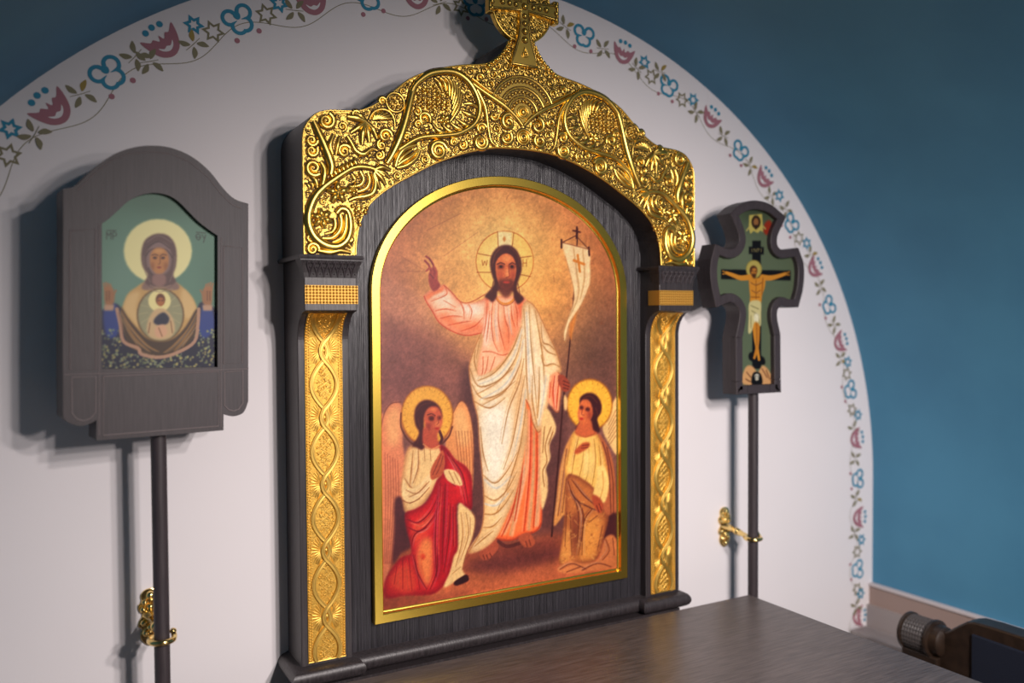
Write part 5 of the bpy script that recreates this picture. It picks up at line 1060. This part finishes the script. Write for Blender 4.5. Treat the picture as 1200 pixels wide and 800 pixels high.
# ---------------------------------------------------------------- brass wall hooks that hold the poles
def hook(pole, ppx, zpl, zr, label):
    x = ppx; r = empty('pole_bracket', (x, WY, zpl)); tag(r, label, 'bracket', 'brass pole brackets')
    K_ = 1.28; F_ = lambda a, b, h: (x+a*K_, WY-.004-h*K_, zpl+b*K_)
    out = [(0,.036),(.007,.034),(.011,.028),(.010,.021),(.014,.016),(.013,.009),(.009,.004),(.013,-.003),(.014,-.010),(.010,-.014),(.012,-.021),(.009,-.030),(0,-.036)]
    pl = cr(out+[(-a, b) for a, b in out[-2:0:-1]], 3, True)
    MB().prism([tuple(v_) for v_ in pl], lambda a, b, d: (x+a*K_, d, zpl+b*K_), WY-.004, WY).build('back_plate', M_BRASS, r, bevel=.001)
    R2 = random.Random(3)
    for k, (a, b, rr) in enumerate([(0,.028,.006),(.0065,.020,.0045),(-.0065,.020,.0045),(.0085,.011,.0042),(-.0085,.011,.0042),(0,.014,.005),(.008,-.006,.0045),(-.008,-.006,.0045),(0,-.012,.0055),(.006,-.019,.0045),(-.006,-.019,.0045),(0,-.028,.0055)]):
        mb = MB(); dome(mb, (a, b), rr, F_, 1.1, 8, 3); mb.build('cast_leaf', M_BRASS, r, smooth=True)
    mb = MB(); stroke(mb, spiral_pts((0, .020), .009, 1.3, 0, 1, .2, 18), [.0016], F_, 1.6); stroke(mb, spiral_pts((0, -.020), .009, 1.3, 3, -1, .2, 18), [.0016], F_, 1.6); mb.build('cast_scroll', M_BRASS, r, smooth=True, auto=60)
    d = pole[1]-(WY-.004); rr = .0172
    A_ = np.array([x, WY-.004, zpl+.004]); B_ = np.array([pole[0], pole[1]+rr+.002, zr])
    L_ = [A_+(B_-A_)*t for t in (0, .12, .25, .27, .45, .5, .62, .64, .72, .8, .9, 1.0)]
    tube3(MB(), L_, [.012, .0085, .0060, .0078, .0056, .0080, .0080, .0056, .0074, .0056, .0058, .0050], 14).build('arm', M_BRASS, r, smooth=True, auto=60)
    ring_ = [(pole[0]+rr*math.sin(t), pole[1]+rr*math.cos(t), zr) for t in np.linspace(math.radians(-20), math.radians(-20)+math.radians(-262), 30)]
    ring2 = [(pole[0]+rr*math.sin(t), pole[1]+rr*math.cos(t), zr+.008*max(0, (k-24)/5)**2) for k, t in enumerate(np.linspace(math.radians(0), -math.radians(285), 30))]
    tube3(MB(), ring2, [.0046, .0046, .0046, .0040], 10).build('hook_ring', M_BRASS, r, smooth=True, auto=60)
    mb = MB(); e = ring2[-1]
    mb.grid(np.array([[(e[0]+.0050*math.cos(f_)*math.cos(t), e[1]+.0050*math.cos(f_)*math.sin(t), e[2]+.0050*math.sin(f_)) for t in np.linspace(0, 2*math.pi, 12)] for f_ in np.linspace(-1.57, 1.57, 8)])); mb.build('ball_tip', M_BRASS, r, smooth=True)
pl = uz(848, 617, WY); hook(RP, pl[0], pl[1], at(883, 630, RP[1])[2], 'brass hook bracket holding the pole of the processional cross')
pl = uz(176, 722, WY); hook(LP, pl[0], pl[1], at(188, 749, LP[1])[2], 'brass hook bracket holding the pole of the veiled woman icon')

# ---------------------------------------------------------------- upholstered seat by the right wall
ch = empty('upholstered_bench', (.93, -.40, 0)); tag(ch, 'brown wooden bench with navy upholstered back and a net-covered roll', 'bench')
BXX = .90
def yz(px, py): v_ = atx(px, py, BXX); return (v_[1], v_[2])
top = [yz(*t) for t in [(1093,775),(1093,745),(1100,742),(1112,738.5),(1122,733),(1132,728.5),(1140,728.5),(1160,734),(1200,747)]]
far = top[-1]; yE = far[0]-.55
outl = [(top[0][0], .42)]+top+[(yE, far[1]), (yE, .42)]
MB().prism(outl, lambda a, b, d: (d, a, b), BXX, BXX+.05).build('back_frame', M_CHAIRW, ch, bevel=.004)
i1, i2 = yz(1140, 742), yz(1200, 763)
pan = [(i1[0], .46), i1, i2, (yE+.05, i2[1]), (yE+.05, .46)]
MB().prism(pan, lambda a, b, d: (d, a, b), BXX-.006, BXX+.002).build('back_upholstery', M_CHAIRB, ch, bevel=.003)
r0 = atx(1068, 748, BXX); r1 = atx(1092, 757, BXX)
rc = .038; zc_ = atx(1074, 723, BXX)[2]-rc; ya, yb = atx(1062, 745, BXX)[1], atx(1092, 752, BXX)[1]
mb = MB(); 
for i in range(26):
    for j in range(9):
        t0, t1 = [2*math.pi*(i+k)/26 for k in (0, 1)]; a0, a1 = [ya+(yb-ya)*(j+k)/9 for k in (0, 1)]; tm, am = .5*(t0+t1), .5*(a0+a1)
        C_ = lambda t, y, r: (BXX+.012+r*math.cos(t), y, zc_+r*math.sin(t))
        mb.add([C_(t0, a0, rc), C_(t1, a0, rc), C_(t1, a1, rc), C_(t0, a1, rc), C_(tm, am, rc-.0028)], [(0, 1, 4), (1, 2, 4), (2, 3, 4), (3, 0, 4)])
mb.build('net_roll', M_NET, ch)
for y in (ya, yb):
    tube3(MB(), [(BXX+.012, y-.005, zc_), (BXX+.012, y-.003, zc_), (BXX+.012, y+.003, zc_), (BXX+.012, y+.005, zc_)], [rc-.002, rc+.003, rc+.003, rc-.002], 30).build('roll_rim', M_CHAIRW, ch, smooth=True, auto=40)
tube3(MB(), [(BXX+.012, yb-.004, zc_), (BXX+.012, yb-.022, zc_), (BXX+.012, yb-.03, zc_)], [rc-.004, rc-.006, rc-.016], 24).build('roll_cap', M_CHAIRW, ch, smooth=True, auto=40)
MB().box(BXX-.02, BXX+.045, ya-.01, top[0][0]-.03 if False else yb, .42, zc_-rc+.004).build('end_post', M_CHAIRW, ch, bevel=.003) if yb < ya and False else MB().box(BXX-.012, BXX+.036, min(ya, yb)-.02, max(ya, yb)+.004, .0, zc_-rc+.006).build('end_post', M_CHAIRW, ch, bevel=.003)
MB().box(BXX-.26, BXX+.03, yE, top[0][0], .36, .44).build('seat', M_CHAIRB, ch, bevel=.012)
for y in (yE+.03, top[0][0]-.03):
    for x in (BXX-.235, BXX+.02): MB().box(x-.02, x+.02, y-.02, y+.02, 0, .37).build('leg', M_CHAIRW, ch, bevel=.003)
